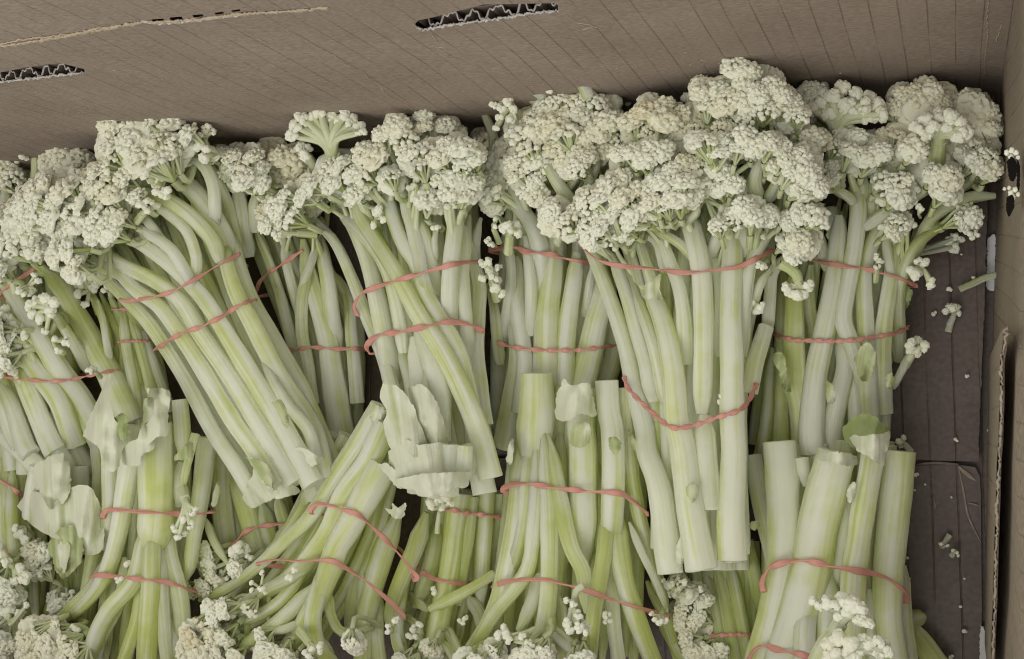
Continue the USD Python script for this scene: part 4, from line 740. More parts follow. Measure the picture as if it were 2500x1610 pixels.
# --- R3
b.under()
b = Bunch('bundle in the middle of the back row ending in a big ragged white leafy base', 'H780,330,260 E640,800,330 B560,1150,430', 0.058, 0.05, 0.018, 8, (0.15, 0.45), GR, fuzzy=0.1, cream=0.15)
b.fill(8, 0.9, 0.012, 105, 3)
b.stalk('E430,1230 350,950 250,720 160,480 60,260 A2010,1420 1900,1330', 100, 55, 0.2); b.stalk('E410,1200 355,850 315,620 255,380 180,180 90,20 B20,1200', 135, 90, 0.7)
b.stalk('E475,930 450,720 400,500 330,330 230,200 B130,1380 60,1250', 95, 75, 1.0, (0.05, 0.4)); b.stalk('H1030,400 E960,1450 840,1150 700,880 580,700 480,520 400,380 300,220 200,60 B210,1230', 155, 85, 1.3, (0.2, 0.7))
b.stalk('E910,1300 850,1000 790,850 700,700 620,560 560,380 480,250 420,100 B350,1150', 120, 85, 0.8, (0.35, 0.35)); b.stalk('E985,1380 935,950 940,730 950,500 905,330 865,200 B880,1350', 110, 80, 0.0, (0.3, 0.4))
b.stalk('E890,1050 860,620 850,400 865,270 840,150 B790,1390', 95, 70, 0.6); b.stalk('E760,780 765,500 775,350 795,180 800,30 B790,1230', 120, 100, 1.3, (0.2, 0.35))
b.stalk('E625,860 650,650 600,480 570,300 530,120 B500,1300 465,1040', 105, 80, 1.0, (0.3, 0.3)); b.stalk('E690,560 660,400 620,230 560,80 B570,1290 550,1170', 85, 70, 0.7); b.stalk('E700,1480 700,1150 650,1000 600,850 555,740', 150, 110, 0.5, (-0.2, 0.1))
b.stalk('E560,1400 565,1080 540,830', 120, 100, 0.4, (0.0, 0.3)); b.stalk('H985,500 960,350 E930,1440 880,1150', 160, 120, -0.4, (-0.1, 0.3)); b.stalk('E640,1500 620,1150 600,950', 110, 90, 0.2, (0, .1))
b.stalk('E680,350 670,220 690,150', 45, 40, 1.1, (0, 0)); b.stalk('E930,400 930,250 950,120 B960,1370', 70, 50, 0.2); b.stalk('E130,400 20,200 A1980,1440', 70, 50, 0.4); b.stalk('A2220,1400 A2120,1250 B0,1150', 60, 50, 1.0)
b.band('E185,695 168,630 225,553 340,505 450,470 560,438 680,405 760,380 860,362 960,352', 19, 3.5); b.band('E262,935 248,880 320,820 450,800 560,775 640,757 720,738 800,737 900,755 968,790', 22, 4.5)
b.curd('B290,820 330,760 430,730 480,770 560,830 570,900 500,930 420,960 330,900', 98, 0.02, 0.25); b.curd('B480,760 560,690 640,690 740,740 780,790 760,860 680,870 600,850', 96, 0.008, 0.35); b.curd('B740,800 840,820 860,870 780,890', 80, 0.0, 0.4)
b.curd('B430,960 520,910 640,880 780,870 870,870 950,940 965,1010 900,1050 820,1080 720,1040 600,1090 480,1040 440,1010', 100, 0.024, 0.05); b.curd('B190,920 290,880 400,960 420,1010 340,1050 320,1100 240,1180 180,1120 A2210,1000', 100, 0.014, 0.45)
b.curd('B330,1090 420,1040 470,1100 440,1160 380,1190', 90, 0.02, 0.0); b.curd('B650,1130 720,1070 850,1060 950,1120 930,1220 850,1260 740,1250 700,1170', 96, 0.018, 0.1); b.curd('B540,1180 620,1180 730,1250 720,1330 640,1350 570,1290', 92, 0.016, 0.0)
b.curd('B-20,1020 120,960 240,1080 290,1200 160,1260 60,1200 -60,1200', 96, 0.012, 0.05); b.curd('A1700,1250 1790,1180 1920,1130 2040,1060 2080,1140 1960,1250 1860,1290 1760,1360 1690,1340', 96, 0.012, 0.05)
b.curd('A1620,1400 1720,1350 1850,1290 1890,1380 1780,1440 1640,1440', 90, 0.008, 0.05); b.umbrella('D1980,190 D1860,180', 'D1740,210,26 D1725,190,24 D1760,195,24', 0.075, 0.0, w=45)
b.umbrella('B60,1060 B30,960', 'A1830,850,40 A1850,790,42 A1890,730,46 A1950,705,46 A2010,720,46 A2090,715,46 A2160,715,44 A2210,750,42 A2250,790,36 A2270,825,32 A2130,760,36 A1930,770,40 A2050,760,36', 0.085, 0.05, w=110, bz=-0.018)
b.umbrella('A1990,1070 A1930,980', 'A1890,930,40 A1920,970,36 A1900,1000,30 A1940,930,30', 0.075, 0.0, w=60); b.umbrella('E660,240 E675,160', 'E665,145,26 E690,150,24', 0.076, 0, w=34); b.umbrella('E330,160 E310,100', 'E300,60,34 E330,30,34 E290,120,30 E350,90,28', 0.07, 0.0, w=36)
leaf(b.path, 'E345,1115 450,1150 540,1270 570,1350 620,1480 H640,240 560,280 480,230 390,210 340,40 E330,1400 370,1300 328,1210', 0.082, bulge=0.006, seed=31, tone=-0.05)
leaf(b.path, 'E500,1150 600,1130 680,1230 740,1400 760,1520 H740,220 640,230 E600,1450 550,1290', 0.079, bulge=0.006, seed=32, tone=-0.1)
leaf(b.path, 'H378,235 480,160 560,195 620,190 740,180 820,200 890,185 930,215 950,290 915,375 880,410 750,480 610,500 480,460 400,400 340,340 372,312', 0.084, bulge=0.010, seed=33, tone=-0.1, thick=0.003, ridge=0.006, rf=8)
for p, w in (('H425,225 450,320 475,420', 130), ('H535,195 555,330 575,475', 150), ('H655,190 665,330 665,500', 150), ('H765,195 760,330 745,490', 150), ('H865,205 855,310 825,430', 130)): b.stalk(p, w * 0.8, w, 2.4, (0.1, -0.35), 'leaf_base', cut=True, main=False)
leaf(b.path, 'H480,400 600,375 760,368 905,370 870,430 750,490 720,520 570,520 540,480 470,470 410,420', 0.101, bulge=0.003, seed=34, tone=-0.3, thick=0.006, rag=1.0, ridge=0.0015)
leaf(b.path, 'H310,320 370,310 440,370 520,440 450,470 380,400', 0.082, bulge=0.003, seed=36, tone=0.0)
# --- front row: F-1 far left
b.under()
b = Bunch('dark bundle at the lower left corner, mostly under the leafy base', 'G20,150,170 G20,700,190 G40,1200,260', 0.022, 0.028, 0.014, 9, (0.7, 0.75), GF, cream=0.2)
b.fill(4, 0.9, 0.004, 95, 2)
for p, w in (('G10,280 20,600 30,900', 100), ('G80,350 70,650 100,950', 90), ('G-40,300 -40,700 -20,1000', 100)): b.stalk(p, w, w, 0.6)
b.band('G-60,380 0,415 70,460 140,520', 17, 1); b.band('G-60,820 20,850 70,900 140,950', 10, 1)
b.umbrella('G30,900 G80,960', 'G130,980,40 G160,1030,40 G90,1040,36 G40,930,34 G0,840,40 G10,890,36', 0.055, 0.05, w=60); b.curd('G-60,1010 30,1000 110,1080 140,1170 80,1210 -60,1180', 92, 0.012, 0.1); b.curd('G-60,1280 60,1310 80,1400 100,1480 60,1560 -60,1560', 96, 0.004, 0.2)
b.umbrella('G90,1180 G60,1280', 'G60,1230,40 G130,1260,34 G20,1240,36 G170,1200,26', 0.05, 0.05, w=60); b.stalk('G160,1540 130,1350 90,1200', 80, 60, 0.4)
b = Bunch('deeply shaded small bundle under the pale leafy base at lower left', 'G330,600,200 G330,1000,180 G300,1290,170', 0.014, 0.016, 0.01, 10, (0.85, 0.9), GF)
b.fill(4, 0.98, 0.0, 85, 1)
for p, w in (('G240,800 220,1050 220,1290', 80), ('G370,950 330,1150 270,1290', 60), ('G500,900 500,1100 470,1200', 110), ('G580,850 560,1050 540,1180', 90), ('G390,1000 410,1100 420,1200', 50)): b.stalk(p, w, w, 0.7)
b.band('G180,1300 240,1285 300,1270 380,1258', 14, 2); b.curd('G130,900 200,790 290,830 320,920 300,1000 210,1010', 84, 0.012, 0.2); b.curd('G340,1180 400,1120 480,1170 460,1250 360,1280', 84, 0.01, 0.1); b.umbrella('G200,760 G170,720', 'G130,760,36 G160,790,36 G110,720,30', 0.04, 0, w=40)
# --- F0b
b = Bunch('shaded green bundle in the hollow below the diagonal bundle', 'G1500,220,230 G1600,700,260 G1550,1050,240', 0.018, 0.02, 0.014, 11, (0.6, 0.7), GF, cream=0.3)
b.fill(6, 0.9, 0.004, 100, 2)
for p, w in (('G1390,250 1400,600 1440,900', 120), ('G1470,330 1560,620 1640,900', 150), ('G1640,560 1680,760 1740,900', 110), ('G1740,520 1800,760 1830,850', 90), ('G1380,600 1370,750 1400,880', 80)): b.stalk(p, w, w, 0.8)
b.band('G1395,885 1480,800 1560,730 1680,700 1780,692 1865,690', 18, 3)
b.curd('G1265,800 1320,800 1345,950 1440,990 1480,1060 1400,1120 1300,1140 1220,1130 1180,1240 1160,1100 1270,1000', 88, 0.008, 0.35); b.umbrella('G1600,860 G1560,870', 'G1470,870,40 G1500,840,40 G1540,850,38 G1500,900,32 G1560,900,28', 0.048, 0.0, w=40); b.curd('G1440,960 1540,930 1560,1000 1440,1020', 78, 0.016, 0.1)
# --- F2 low
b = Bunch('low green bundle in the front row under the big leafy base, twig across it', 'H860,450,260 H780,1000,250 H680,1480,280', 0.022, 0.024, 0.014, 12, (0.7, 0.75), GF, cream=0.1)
b.fill(6, 0.95, 0.008, 95, 2)
for p, w, l in (('H835,500 800,720 780,880 750,1050 720,1200 690,1350 650,1540', 160, 1.0), ('H900,520 875,800 850,960 820,1200', 90, 0.5), ('H1000,480 980,800 970,1000 960,1200', 120, 0.4), ('H690,680 660,900 600,1080 550,1210', 130, 0.3), ('H1070,500 1060,800 1050,1100', 90, 0.1), ('H740,1330 800,1450 850,1560', 75, 1.0), ('H880,1150 950,1260 970,1400', 90, 0.6), ('H500,1120 560,1180 630,1240', 60, 0.5), ('H470,1260 560,1330 600,1400', 60, 0.5), ('H700,1400 760,1480 800,1560', 60, 0.8)): b.stalk(p, w, w * 0.8, l)
b.stalk('H1045,1005 940,1075 800,1150 640,1225', 60, 85, [2.4, 2.6, 2.2], (0.65, 0.6), label='thin green twig crossing over the stalks')
b.band('H735,600 800,608 850,622 950,632 1085,648', 18, 4); b.band('H588,995 680,1040 780,1060 878,1066', 18, 1.5)
b.umbrella('H560,1460 H580,1400', 'H520,1390,30 H545,1350,30 H575,1335,30 H550,1400,26', 0.045, 0, w=36); b.curd('H590,1480 640,1440 690,1460 680,1520 620,1520', 74, 0.01, 0.3); b.umbrella('H860,1260 H840,1290', 'H830,1300,24 H860,1280,22 H850,1310,20', 0.04, 0, w=20); b.umbrella('H660,1130 H665,1100', 'H660,1090,26 H675,1120,22', 0.045, 0, w=20)
b.curd('H450,1520 500,1500 560,1520 560,1600 450,1600', 70, 0.01, 0.1)
# --- F4 dark low
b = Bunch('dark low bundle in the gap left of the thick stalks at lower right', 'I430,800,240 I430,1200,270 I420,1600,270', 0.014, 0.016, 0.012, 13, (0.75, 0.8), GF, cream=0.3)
b.fill(7, 0.98, 0.0, 85, 2)
for p, w in (('I300,950 380,1250 440,1600', 80), ('I380,930 440,1200 510,1600', 85), ('I460,900 520,1200 590,1600', 85), ('I570,800 630,1050 660,1250', 80), ('I240,900 270,1050 300,1200', 70), ('I330,1250 370,1400 390,1600', 60)): b.stalk(p, w, w, 0.9)
b.band('I275,1408 400,1390 550,1386 640,1390', 17, 7)
b.curd('I30,1050 130,1030 250,1090 340,1150 370,1190 300,1210 150,1150 60,1110', 80, 0.010, 0.3, tilt=0.5); b.curd('I120,1200 200,1180 340,1290 350,1340 260,1350 250,1440 180,1450 130,1350', 84, 0.008, 0.45, tilt=0.5); b.curd('I160,1440 300,1410 440,1450 430,1520 280,1560 170,1540', 84, 0.008, 0.4, tilt=0.5)
b.umbrella('I180,1300 I150,1180', 'I90,1080,34 I140,1130,34 I220,1140,34 I280,1100,28 I60,1060,28 I190,1060,28', 0.04, 0.2, w=60)
# --- F0
b = Bunch('front bundle at left with torn leaf tips pointing up and forking stalks', 'G890,80,330 G900,650,340 G820,1540,420', 0.052, 0.045, 0.016, 14, (0.35, 0.7), GF, cream=0.35)
b.fill(8, 0.98, 0.014, 100, 2)
b.stalk('G690,60 690,400 685,640 650,850', 120, 100, 0.2, (0.1, 0.5)); b.stalk('G850,80 830,220 790,450 750,700 690,920 620,1080 500,1220 380,1300', 155, 80, 0.7, (0.2, 0.75))
b.stalk('G980,60 980,400 975,700 945,950 930,1050', 205, 250, 1.0, (0.3, 0.6)); b.stalk('G930,640 900,820 840,1040 700,1210 620,1350 540,1560', 120, 105, 1.2, (0.6, 0.7)); b.stalk('G960,640 950,900 945,1200 920,1560', 125, 130, 1.3, (0.6, 0.8))
b.stalk('G1000,700 1005,950 1020,1250 1050,1560', 100, 85, 0.9); b.stalk('G1030,640 1060,880 1120,1120 1150,1350 1150,1560', 125, 105, 0.6, (0.5, 0.7)); b.stalk('G900,1050 860,1300 770,1560', 95, 80, 0.9)
b.stalk('G1010,1290 1080,1340 1110,1560', 70, 60, 0.5); b.stalk('G1300,150 1265,450 1220,750 1190,950 1150,1060', 130, 80, 0.5, (0.6, 0.8)); b.stalk('G1225,130 1170,330 1140,500', 60, 55, 1.2, (0.7, 0.4)); b.stalk('G680,900 600,1050 480,1180 350,1300', 85, 60, 0.6)
b.stalk('G1130,300 1120,580', 85, 85, 0.3, (-0.3, -0.1)); b.stalk('D1125,1225 1140,1400 G1150,280', 105, 110, 0.5, (0.4, 0.6)); b.stalk('G1290,660 1340,800 1430,950', 60, 50, 0.3); b.stalk('G780,900 760,1150 640,1400 600,1560', 85, 80, 0.2); b.stalk('G1260,830 1270,950 1310,1060', 45, 40, 0.3)
b.band('G640,650 655,620 690,603 780,608 860,614 1000,622 1070,625 1200,632 1335,620', 19, 1.5); b.band('G570,1025 620,1013 780,1028 900,1042 1000,1050 1120,1078 1225,1122', 18, 3)
b.curd('G135,1400 180,1310 300,1290 400,1330 480,1430 545,1470 550,1600 140,1600', 96, 0.008, 0.5); b.umbrella('G1145,480 G1160,540', 'G1120,770,30 G1100,720,30 G1150,740,30 G1190,700,30 G1160,660,30 G1200,620,26 G1230,600,22', 0.08, 0.0, w=70); b.umbrella('G380,1370 G430,1350', 'G480,1350,26 G400,1350,24 G350,1330,24 G460,1330,22', 0.06, 0.1, w=60)
b.umbrella('G760,1040 G735,1045', 'G735,1045,22 G760,1040,22', 0.079, 0.1, w=18); b.umbrella('G800,920 G800,930', 'G795,935,26', 0.07, 0, w=14)
leaf(b.path, 'D520,1450 560,1330 600,1250 650,1130 695,1055 685,1200 720,1340 770,1400 775,1500 G765,240 735,350 650,350 620,230', 0.078, bulge=0.010, seed=41, tone=0.0)
leaf(b.path, 'D700,1340 760,1310 800,1330 800,1400 820,1430 760,1480 730,1400', 0.083, bulge=0.003, seed=42, tone=0.85)
leaf(b.path, 'D903,1138 960,1155 1065,1163 1055,1300 1055,1440 G980,160 900,230 880,250 870,130 950,20 D965,1225 935,1195', 0.080, bulge=0.008, seed=43, tone=-0.05); leaf(b.path, 'D898,1215 965,1218 965,1390 900,1390', 0.074, bulge=0.002, seed=44, tone=0.1, rag=0.6)
leaf(b.path, 'G755,240 800,190 860,150 890,80 960,40 1000,100 960,220 890,260 870,330 780,320', 0.080, bulge=0.008, seed=45, tone=-0.05); leaf(b.path, 'G1090,295 1100,260 1170,190 1205,180 1210,260 1180,290', 0.079, bulge=0.003, seed=46, tone=0.8)
leaf(b.path, 'G1320,580 1340,480 1370,420 1385,460 1370,540 1340,590', 0.06, bulge=0.003, seed=47, tone=0.3)
# --- F1
b = Bunch('diagonal front bundle fanning out to the lower left, darker green stalks', 'H250,180,270 G2080,800,330 G1750,1300,400', 0.048, 0.045, 0.018, 15, (0.5, 0.75), GF, cream=0.3)
b.fill(8, 0.98, 0.012, 90, 2)
b.stalk('E330,1260 H200,170 60,380 G1950,640 1800,790 1650,930 1450,1080 1250,1170', 130, 55, 0.5, (0.4, 0.8)); b.stalk('H370,60 250,300 100,500 G2060,720 1940,890 1790,1040 1600,1150', 170, 85, 0.8, (0.45, 0.75))
b.stalk('H345,310 280,450 150,690 60,830 G2060,990 1990,1170 1900,1330 1830,1470', 200, 105, 1.1, (0.45, 0.7)); b.stalk('H450,600 380,770 320,950 265,1180 230,1380 220,1560', 150, 120, 0.4, (0.5, 0.7)); b.stalk('H620,620 550,840 480,1000 420,1150 400,1300 480,1450', 130, 85, 0.0, (0.5, 0.75))
b.stalk('G2010,860 1850,1010 1650,1110 1480,1200', 90, 60, 0.9); b.stalk('G1980,1070 1800,1250 1650,1370 1540,1450 1480,1560', 105, 70, 0.9); b.stalk('G1910,990 1750,1180 1560,1290 1400,1340', 85, 60, 0.6); b.stalk('G2080,900 2010,1080 1965,1260 1985,1420 2090,1580', 130, 100, 1.4)
b.stalk('G1890,1310 1780,1350 1680,1375', 65, 45, 1.3, (0.5, 0.3)); b.stalk('G2060,1100 2070,1250 2130,1360 2220,1370 2310,1340', 80, 50, 1.0, (0.7, 0.4)); b.stalk('H180,1000 150,1200 130,1400', 90, 80, -0.6); b.stalk('H220,1000 200,1150 150,1350', 70, 60, -0.4); b.stalk('H60,1340 130,1370 230,1345', 50, 40, 1.0, (0.4, 0.2))
b.stalk('G1900,1330 1820,1420 1740,1540', 90, 70, 0.8); b.stalk('G1980,1400 2050,1480 2080,1560', 80, 70, 1.1); b.stalk('G1480,1240 1350,1290 1220,1280', 50, 35, 0.5, (.5, .2)); b.stalk('G1700,1250 1560,1330 1420,1400', 65, 50, 0.2); b.stalk('H500,950 460,1150 440,1350 500,1560', 85, 75, -0.3); b.stalk('H330,1150 310,1350 330,1560', 90, 90, 0)
b.stalk('H420,1300 440,1450 500,1560', 80, 70, .2)
b.band('G1940,618 1955,590 1990,568 2060,575 H60,590 100,605 200,640 300,730 420,850 510,960 562,1025 548,1042', 19, 3); b.band('G1605,942 1700,920 1780,917 1870,925 H10,922 100,960 240,1050 370,1160 460,1250 487,1282', 17, 2)
b.curd('G1125,1430 1170,1340 1290,1290 1400,1340 1490,1400 1510,1560 1130,1600', 96, 0.010, 0.4); b.curd('G1270,1220 1340,1190 1460,1180 1440,1260 1350,1330 1290,1290', 84, 0.016, 0.0); b.curd('G1600,1370 1680,1350 1730,1440 1840,1500 1880,1600 1590,1600', 88, 0.012, 0.1)
b.umbrella('G1880,1360 G1940,1440', 'G1920,1500,30 G1960,1480,32 G2000,1460,30 G1950,1520,30 G2010,1490,24', 0.085, 0.0, w=56); b.curd('H60,1440 130,1390 210,1400 200,1470 100,1490', 72, 0.018, 0.05); b.umbrella('H400,1370 H410,1340', 'H385,1370,28 H420,1310,30 H440,1300,26 H380,1340,24', 0.07, 0, w=24)
b.umbrella('G1800,1020 G1820,1010', 'G1800,1020,28 G1830,1035,26 G1845,980,26', 0.083, 0.0, w=26); b.umbrella('G1650,1110 G1640,1100', 'G1590,1110,24 G1640,1090,28 G1660,1110,24 G1580,1060,22 G1650,1000,22', 0.08, 0, w=20)
b.curd('G1480,1240 1560,1180 1640,1190 1600,1260 1500,1290', 72, 0.006, 0.1)
leaf(b.path, 'E255,1265 300,1255 348,1275 340,1330 290,1390 265,1330', 0.082, bulge=0.003, seed=51, tone=0.1); leaf(b.path, 'H355,590 400,600 405,560 440,590 490,560 480,640 420,660', 0.079, bulge=0.003, seed=52, tone=0.2)
# --- F3
b = Bunch('front bundle in the middle with square cut broad stalks below its neighbour', 'E1620,1150,480 H1560,500,500 H1500,1300,560', 0.046, 0.042, 0.016, 16, (0.45, 0.7), GF, cream=0.1)
b.fill(10, 0.98, 0.012, 105, 2)
b.stalk('E1310,1060 1310,1300 H1300,100 1290,420', 200, 300, 0.7, (0.5, 0.5), ridge=0.03); b.stalk('H1250,120 1215,400 1180,700 1130,950 1080,1150 1000,1330 850,1560', 150, 95, 0.6, (0.4, 0.75)); b.stalk('H1280,150 1255,450 1220,750 1150,1000', 110, 90, 0.9)
b.stalk('H1310,130 1312,420 1290,700 1260,950 1180,1090 1040,1260 880,1540', 110, 90, 1.3, (0.4, 0.75)); b.stalk('H1350,120 1375,380 1390,650 1390,1000 1370,1250 1330,1440', 110, 115, 1.4, (0.5, 0.6)); b.stalk('H1370,130 1420,380 1480,650 1530,850 1600,1000 1630,1250', 130, 95, 1.2, (0.55, 0.7)); b.stalk('H1330,1000 1280,1200 1200,1360', 95, 90, 0.7)
b.stalk('E1590,1200 1590,1420 H1600,200 1600,500 1605,800 1590,1020', 175, 190, 0.5, (0.25, 0.65)); b.stalk('E1750,1105 1760,1300 H1780,100 1790,350 1785,650 1765,880', 150, 150, 0.9, (0.25, 0.6)); b.stalk('H1755,560 1745,780 1703,1050 1670,1250 1645,1560', 115, 90, 1.2, (0.7, 0.75)); b.stalk('H1805,560 1818,780 1860,1050 1950,1320 2040,1560', 130, 115, 1.0, (0.6, 0.75))
b.stalk('E1870,1150 H1885,150 1905,400 1965,700 2040,950 2120,1220', 110, 80, 0.2, (0.55, 0.8)); b.stalk('H1890,680 1960,850 2060,1060 2125,1240', 55, 50, 1.2, (0.5, 0.5)); b.stalk('H1455,100 1465,400 1480,700', 80, 70, -0.6); b.stalk('H1690,300 1690,600 1700,900', 70, 60, -0.4); b.stalk('H1450,1150 1470,1350 1480,1560', 85, 85, 0.3); b.stalk('H1790,950 1790,1250 1830,1560', 110, 90, 0.4, (0.3, 0.6))
b.stalk('H1400,1360 1480,1440 1600,1540', 70, 50, 1.4, (0.4, 0.2)); b.stalk('H1340,1340 1250,1390 1120,1400', 70, 50, 1.4, (0.5, 0.3)); b.stalk('H2000,1050 2100,1250 2200,1540', 80, 70, -0.2, (0.7, 0.8)); b.stalk('H2080,1280 2140,1400 2230,1560', 70, 60, -0.2, (.8, .8))
b.band('H1100,492 1105,465 1190,440 1330,450 1450,470 1560,480 1650,490 1830,500 1900,540 1960,585 2005,630', 20, 4); b.band('H1030,1095 1075,1065 1200,1043 1340,1040 1400,1048 1480,1070 1640,1115 1850,1190 2060,1250 2140,1285', 19, 2)
b.curd('H820,1560 880,1500 960,1490 1010,1440 1090,1450 1110,1520 1000,1600 820,1620', 78, 0.012, 0.0); b.curd('H1180,1500 1240,1460 1350,1450 1410,1470 1390,1540 1300,1600 1170,1600', 78, 0.018, 0.0); b.umbrella('H1250,1400 H1180,1410', 'H1080,1390,34 H1110,1340,30 H1120,1390,34 H1150,1430,32 H1220,1400,30 H1250,1430,30 H1280,1450,26', 0.078, 0.0, w=60); b.curd('H1520,1520 1590,1460 1640,1470 1650,1600 1520,1600', 74, 0.014, 0.0); b.umbrella('H2100,1230 H2090,1260', 'H2050,1290,26 H2080,1300,28 H2110,1290,26 H2030,1260,20', 0.06, 0.0, w=34); b.umbrella('H1740,1230 H1745,1260', 'H1750,1260,28 H1765,1290,26 H1740,1300,20', 0.06, 0, w=20)
leaf(b.path, 'E1430,1200 1470,1110 1490,1098 1530,1130 1640,1120 1672,1230 1680,1330 1590,1310 1520,1350 1430,1340', 0.071, bulge=0.008, seed=61, tone=0.0); leaf(b.path, 'H1515,110 1560,60 1620,55 1650,90 1640,180 1580,215 1520,190', 0.0722, bulge=0.002, seed=62, tone=0.55, rag=0.8); leaf(b.path, 'H1760,150 1800,145 1840,180 1835,220 1805,260 1765,210', 0.0755, bulge=0.002, seed=63, tone=0.55, rag=0.8)
leaf(b.path, 'H1112,290 1140,180 1165,160 1160,300 1140,320', 0.068, bulge=0.003, seed=64, tone=0.1); leaf(b.path, 'H1880,100 1910,130 1950,220 1940,270 1900,180', 0.064, bulge=0.002, seed=65, tone=0.5)
# --- F5
b = Bunch('front bundle at right of very thick cut stalks beside the bare box bottom', 'I1100,170,480 I1090,900,440 I1080,1650,520', 0.045, 0.045, 0.018, 17, (0.25, 0.5), GF, cream=0.0)
b.fill(6, 0.98, 0.016, 120, 2)
b.stalk('I605,265 640,450 690,700 745,980 740,1300', 115, 110, -0.2, (0.05, 0.3)); b.stalk('I770,178 790,400 800,700 790,950 740,1250 650,1600', 215, 215, 0.4, (0.05, 0.5), ridge=0.03); b.stalk('I1135,245 1080,450 1020,700 980,950 900,1250 790,1600', 250, 270, 0.7, (0.45, 0.5), ridge=0.03)
b.stalk('I1365,150 1350,300 1300,600 1265,850 1240,1000 1230,1250 1240,1600', 140, 165, 0.8, (0.3, 0.5)); b.stalk('I1530,238 1510,500 1475,800 1455,1000 1450,1300 1500,1600', 195, 190, 0.3, (0.3, 0.3), ridge=0.03); b.stalk('I1230,450 1205,650 1175,850 1130,1100', 100, 100, -0.3, (-0.1, 0.3))
b.stalk('I1560,950 1560,1200 1600,1600', 85, 95, -0.5, (0.1, 0.1)); b.stalk('I955,1150 935,1350 930,1600', 140, 140, 1.0, (0.35, 0.4)); b.stalk('I1340,1100 1330,1300 1370,1600', 90, 90, 0.2, (0.3, 0.4)); b.stalk('I1090,1000 1080,1300 1060,1600', 130, 130, 0.4, (0.3, 0.4)); b.stalk('I910,280 940,450', 90, 80, -0.6, (0, 0.2)); b.stalk('I970,340 970,460', 60, 60, -0.6, (-.2, 0))
b.stalk('I1560,1330 1660,1420 1780,1600', 110, 150, [-4.6, -4.6], (0.9, 0.95)); b.stalk('I1690,1275 1620,1285 1530,1300', 100, 100, [-4.0, -4.0], (0.85, 0.9)); b.stalk('I1800,1525 1760,1600', 60, 60, [-4, -4], (0.8, 0.8))
b.band('I678,1115 668,1060 700,985 780,942 880,922 1000,932 1120,962 1250,982 1400,1012 1500,1062 1555,1120 1575,1175', 24, 4); b.band('I585,1545 620,1482 680,1456 760,1480 900,1510 1000,1530 1070,1545', 22, 2.5)
leaf(b.path, 'I1212,150 1250,135 1290,143 1340,132 1400,130 1472,118 1455,220 1440,290 1420,330 1330,270 1270,240 1240,200', 0.082, bulge=0.006, seed=71, tone=0.0); leaf(b.path, 'I995,290 1040,250 1130,240 1230,255 1268,275 1260,320 1180,330 1080,300', 0.081, bulge=0.006, seed=72, tone=-0.2, rag=1.5); leaf(b.path, 'I580,690 630,670 660,690 630,730 590,720', 0.06, bulge=0.003, seed=73, tone=0.5); leaf(b.path, 'I1195,510 1220,440 1255,435 1250,520 1215,560', 0.066, bulge=0.003, seed=74, tone=-0.1)
# --- R5 big
b = Bunch('largest bundle, right of the middle, on top of its neighbours with a broad crumbly head', 'I290,980,300 F270,900,340 C420,900,560', 0.066, 0.06, 0.02, 18, (0.15, 0.45), GR, fuzzy=0.8, cream=0.22)
b.fill(8, 0.86, 0.014, 115, 3)
b.stalk('I95,1000 30,500 H2000,250 E1985,1400 1935,1200 1870,900 1800,680 1735,500 1670,340 1610,240', 175, 75, 0.3, (0.0, 0.6)); b.stalk('E2045,1235 1990,980 1930,780 1880,600 1830,450 1780,320', 110, 75, 0.8, (0.05, 0.4)); b.stalk('E2120,1250 2060,950 2000,750 1930,560 1870,400', 95, 65, 0.6)
b.stalk('I290,975 220,620 170,200 F135,1350 110,1050 50,750 E2010,505', 205, 115, 1.1, (0.15, 0.65)); b.stalk('F290,1310 300,1000 300,750 290,500 270,330 240,180 220,90 C250,1330', 125, 130, 1.2, (0.2, 0.4)); b.stalk('I340,600 310,150 F305,1320', 150, 130, 0.5, (0.05, 0.15))
b.stalk('I482,915 472,600 490,250 F482,1350 480,1000 470,700 478,430 490,200 500,60 C520,1300', 185, 125, 0.9, (0.05, 0.3), ridge=0.03); b.stalk('F590,1180 625,980 690,765', 110, 105, 0.7, (0.2, 0.4), cut=True); b.stalk('F395,950 400,650 390,450 370,300 330,180', 70, 55, -0.2); b.stalk('F195,1000 180,700 150,520 100,380 60,280 10,180 E1980,80', 110, 65, 0.6, (0.1, 0.35))
b.stalk('F700,790 718,580 735,430 800,350 870,300', 90, 70, [0.2, 0.8, 1.6], (0.3, 0.25)); b.stalk('F540,950 560,600 590,400 640,280 720,160 800,40 C850,1270 920,1210', 95, 65, 0.8, (0.15, 0.5)); b.stalk('F230,340 190,280 100,210 10,170 E2000,110', 65, 50, 1.2, (0.3, 0.4)); b.stalk('E2010,900 1960,560 1890,300 1820,120', 100, 70, 0.1, (0.3, 0.5)); b.stalk('F30,700 E2030,480 1960,250 1920,120', 90, 60, 0.0, (0.4, 0.6)); b.stalk('F340,330 380,230 420,120 C430,1400', 80, 65, 0.8); b.stalk('F560,330 560,180 570,40', 80, 80, 1.0)
b.stalk('F620,620 660,500 720,410', 60, 55, 1.3, (0.2, 0.3)); b.stalk('F640,330 680,230 730,130 C800,1300', 75, 65, 0.2); b.stalk('F60,420 C0,1500 E1900,200', 70, 55, 0.3); b.stalk('C640,1250 620,1130 660,1000 690,960', 95, 60, [4, 4.6], (0.35, 0.3)); b.stalk('C700,1260 760,1150 800,1040', 80, 55, [4, 4.4], (0.4, 0.3)); b.stalk('B2040,1260 2020,1120 1990,1000', 75, 45, [5.5, 6], (0.4, 0.3)); b.stalk('C180,1400 250,1340 270,1270', 60, 50, [3, 3], (0.4, 0.4)); b.stalk('C270,1010 285,960 300,900', 60, 45, [5.5, 5.5], (.7, .5))
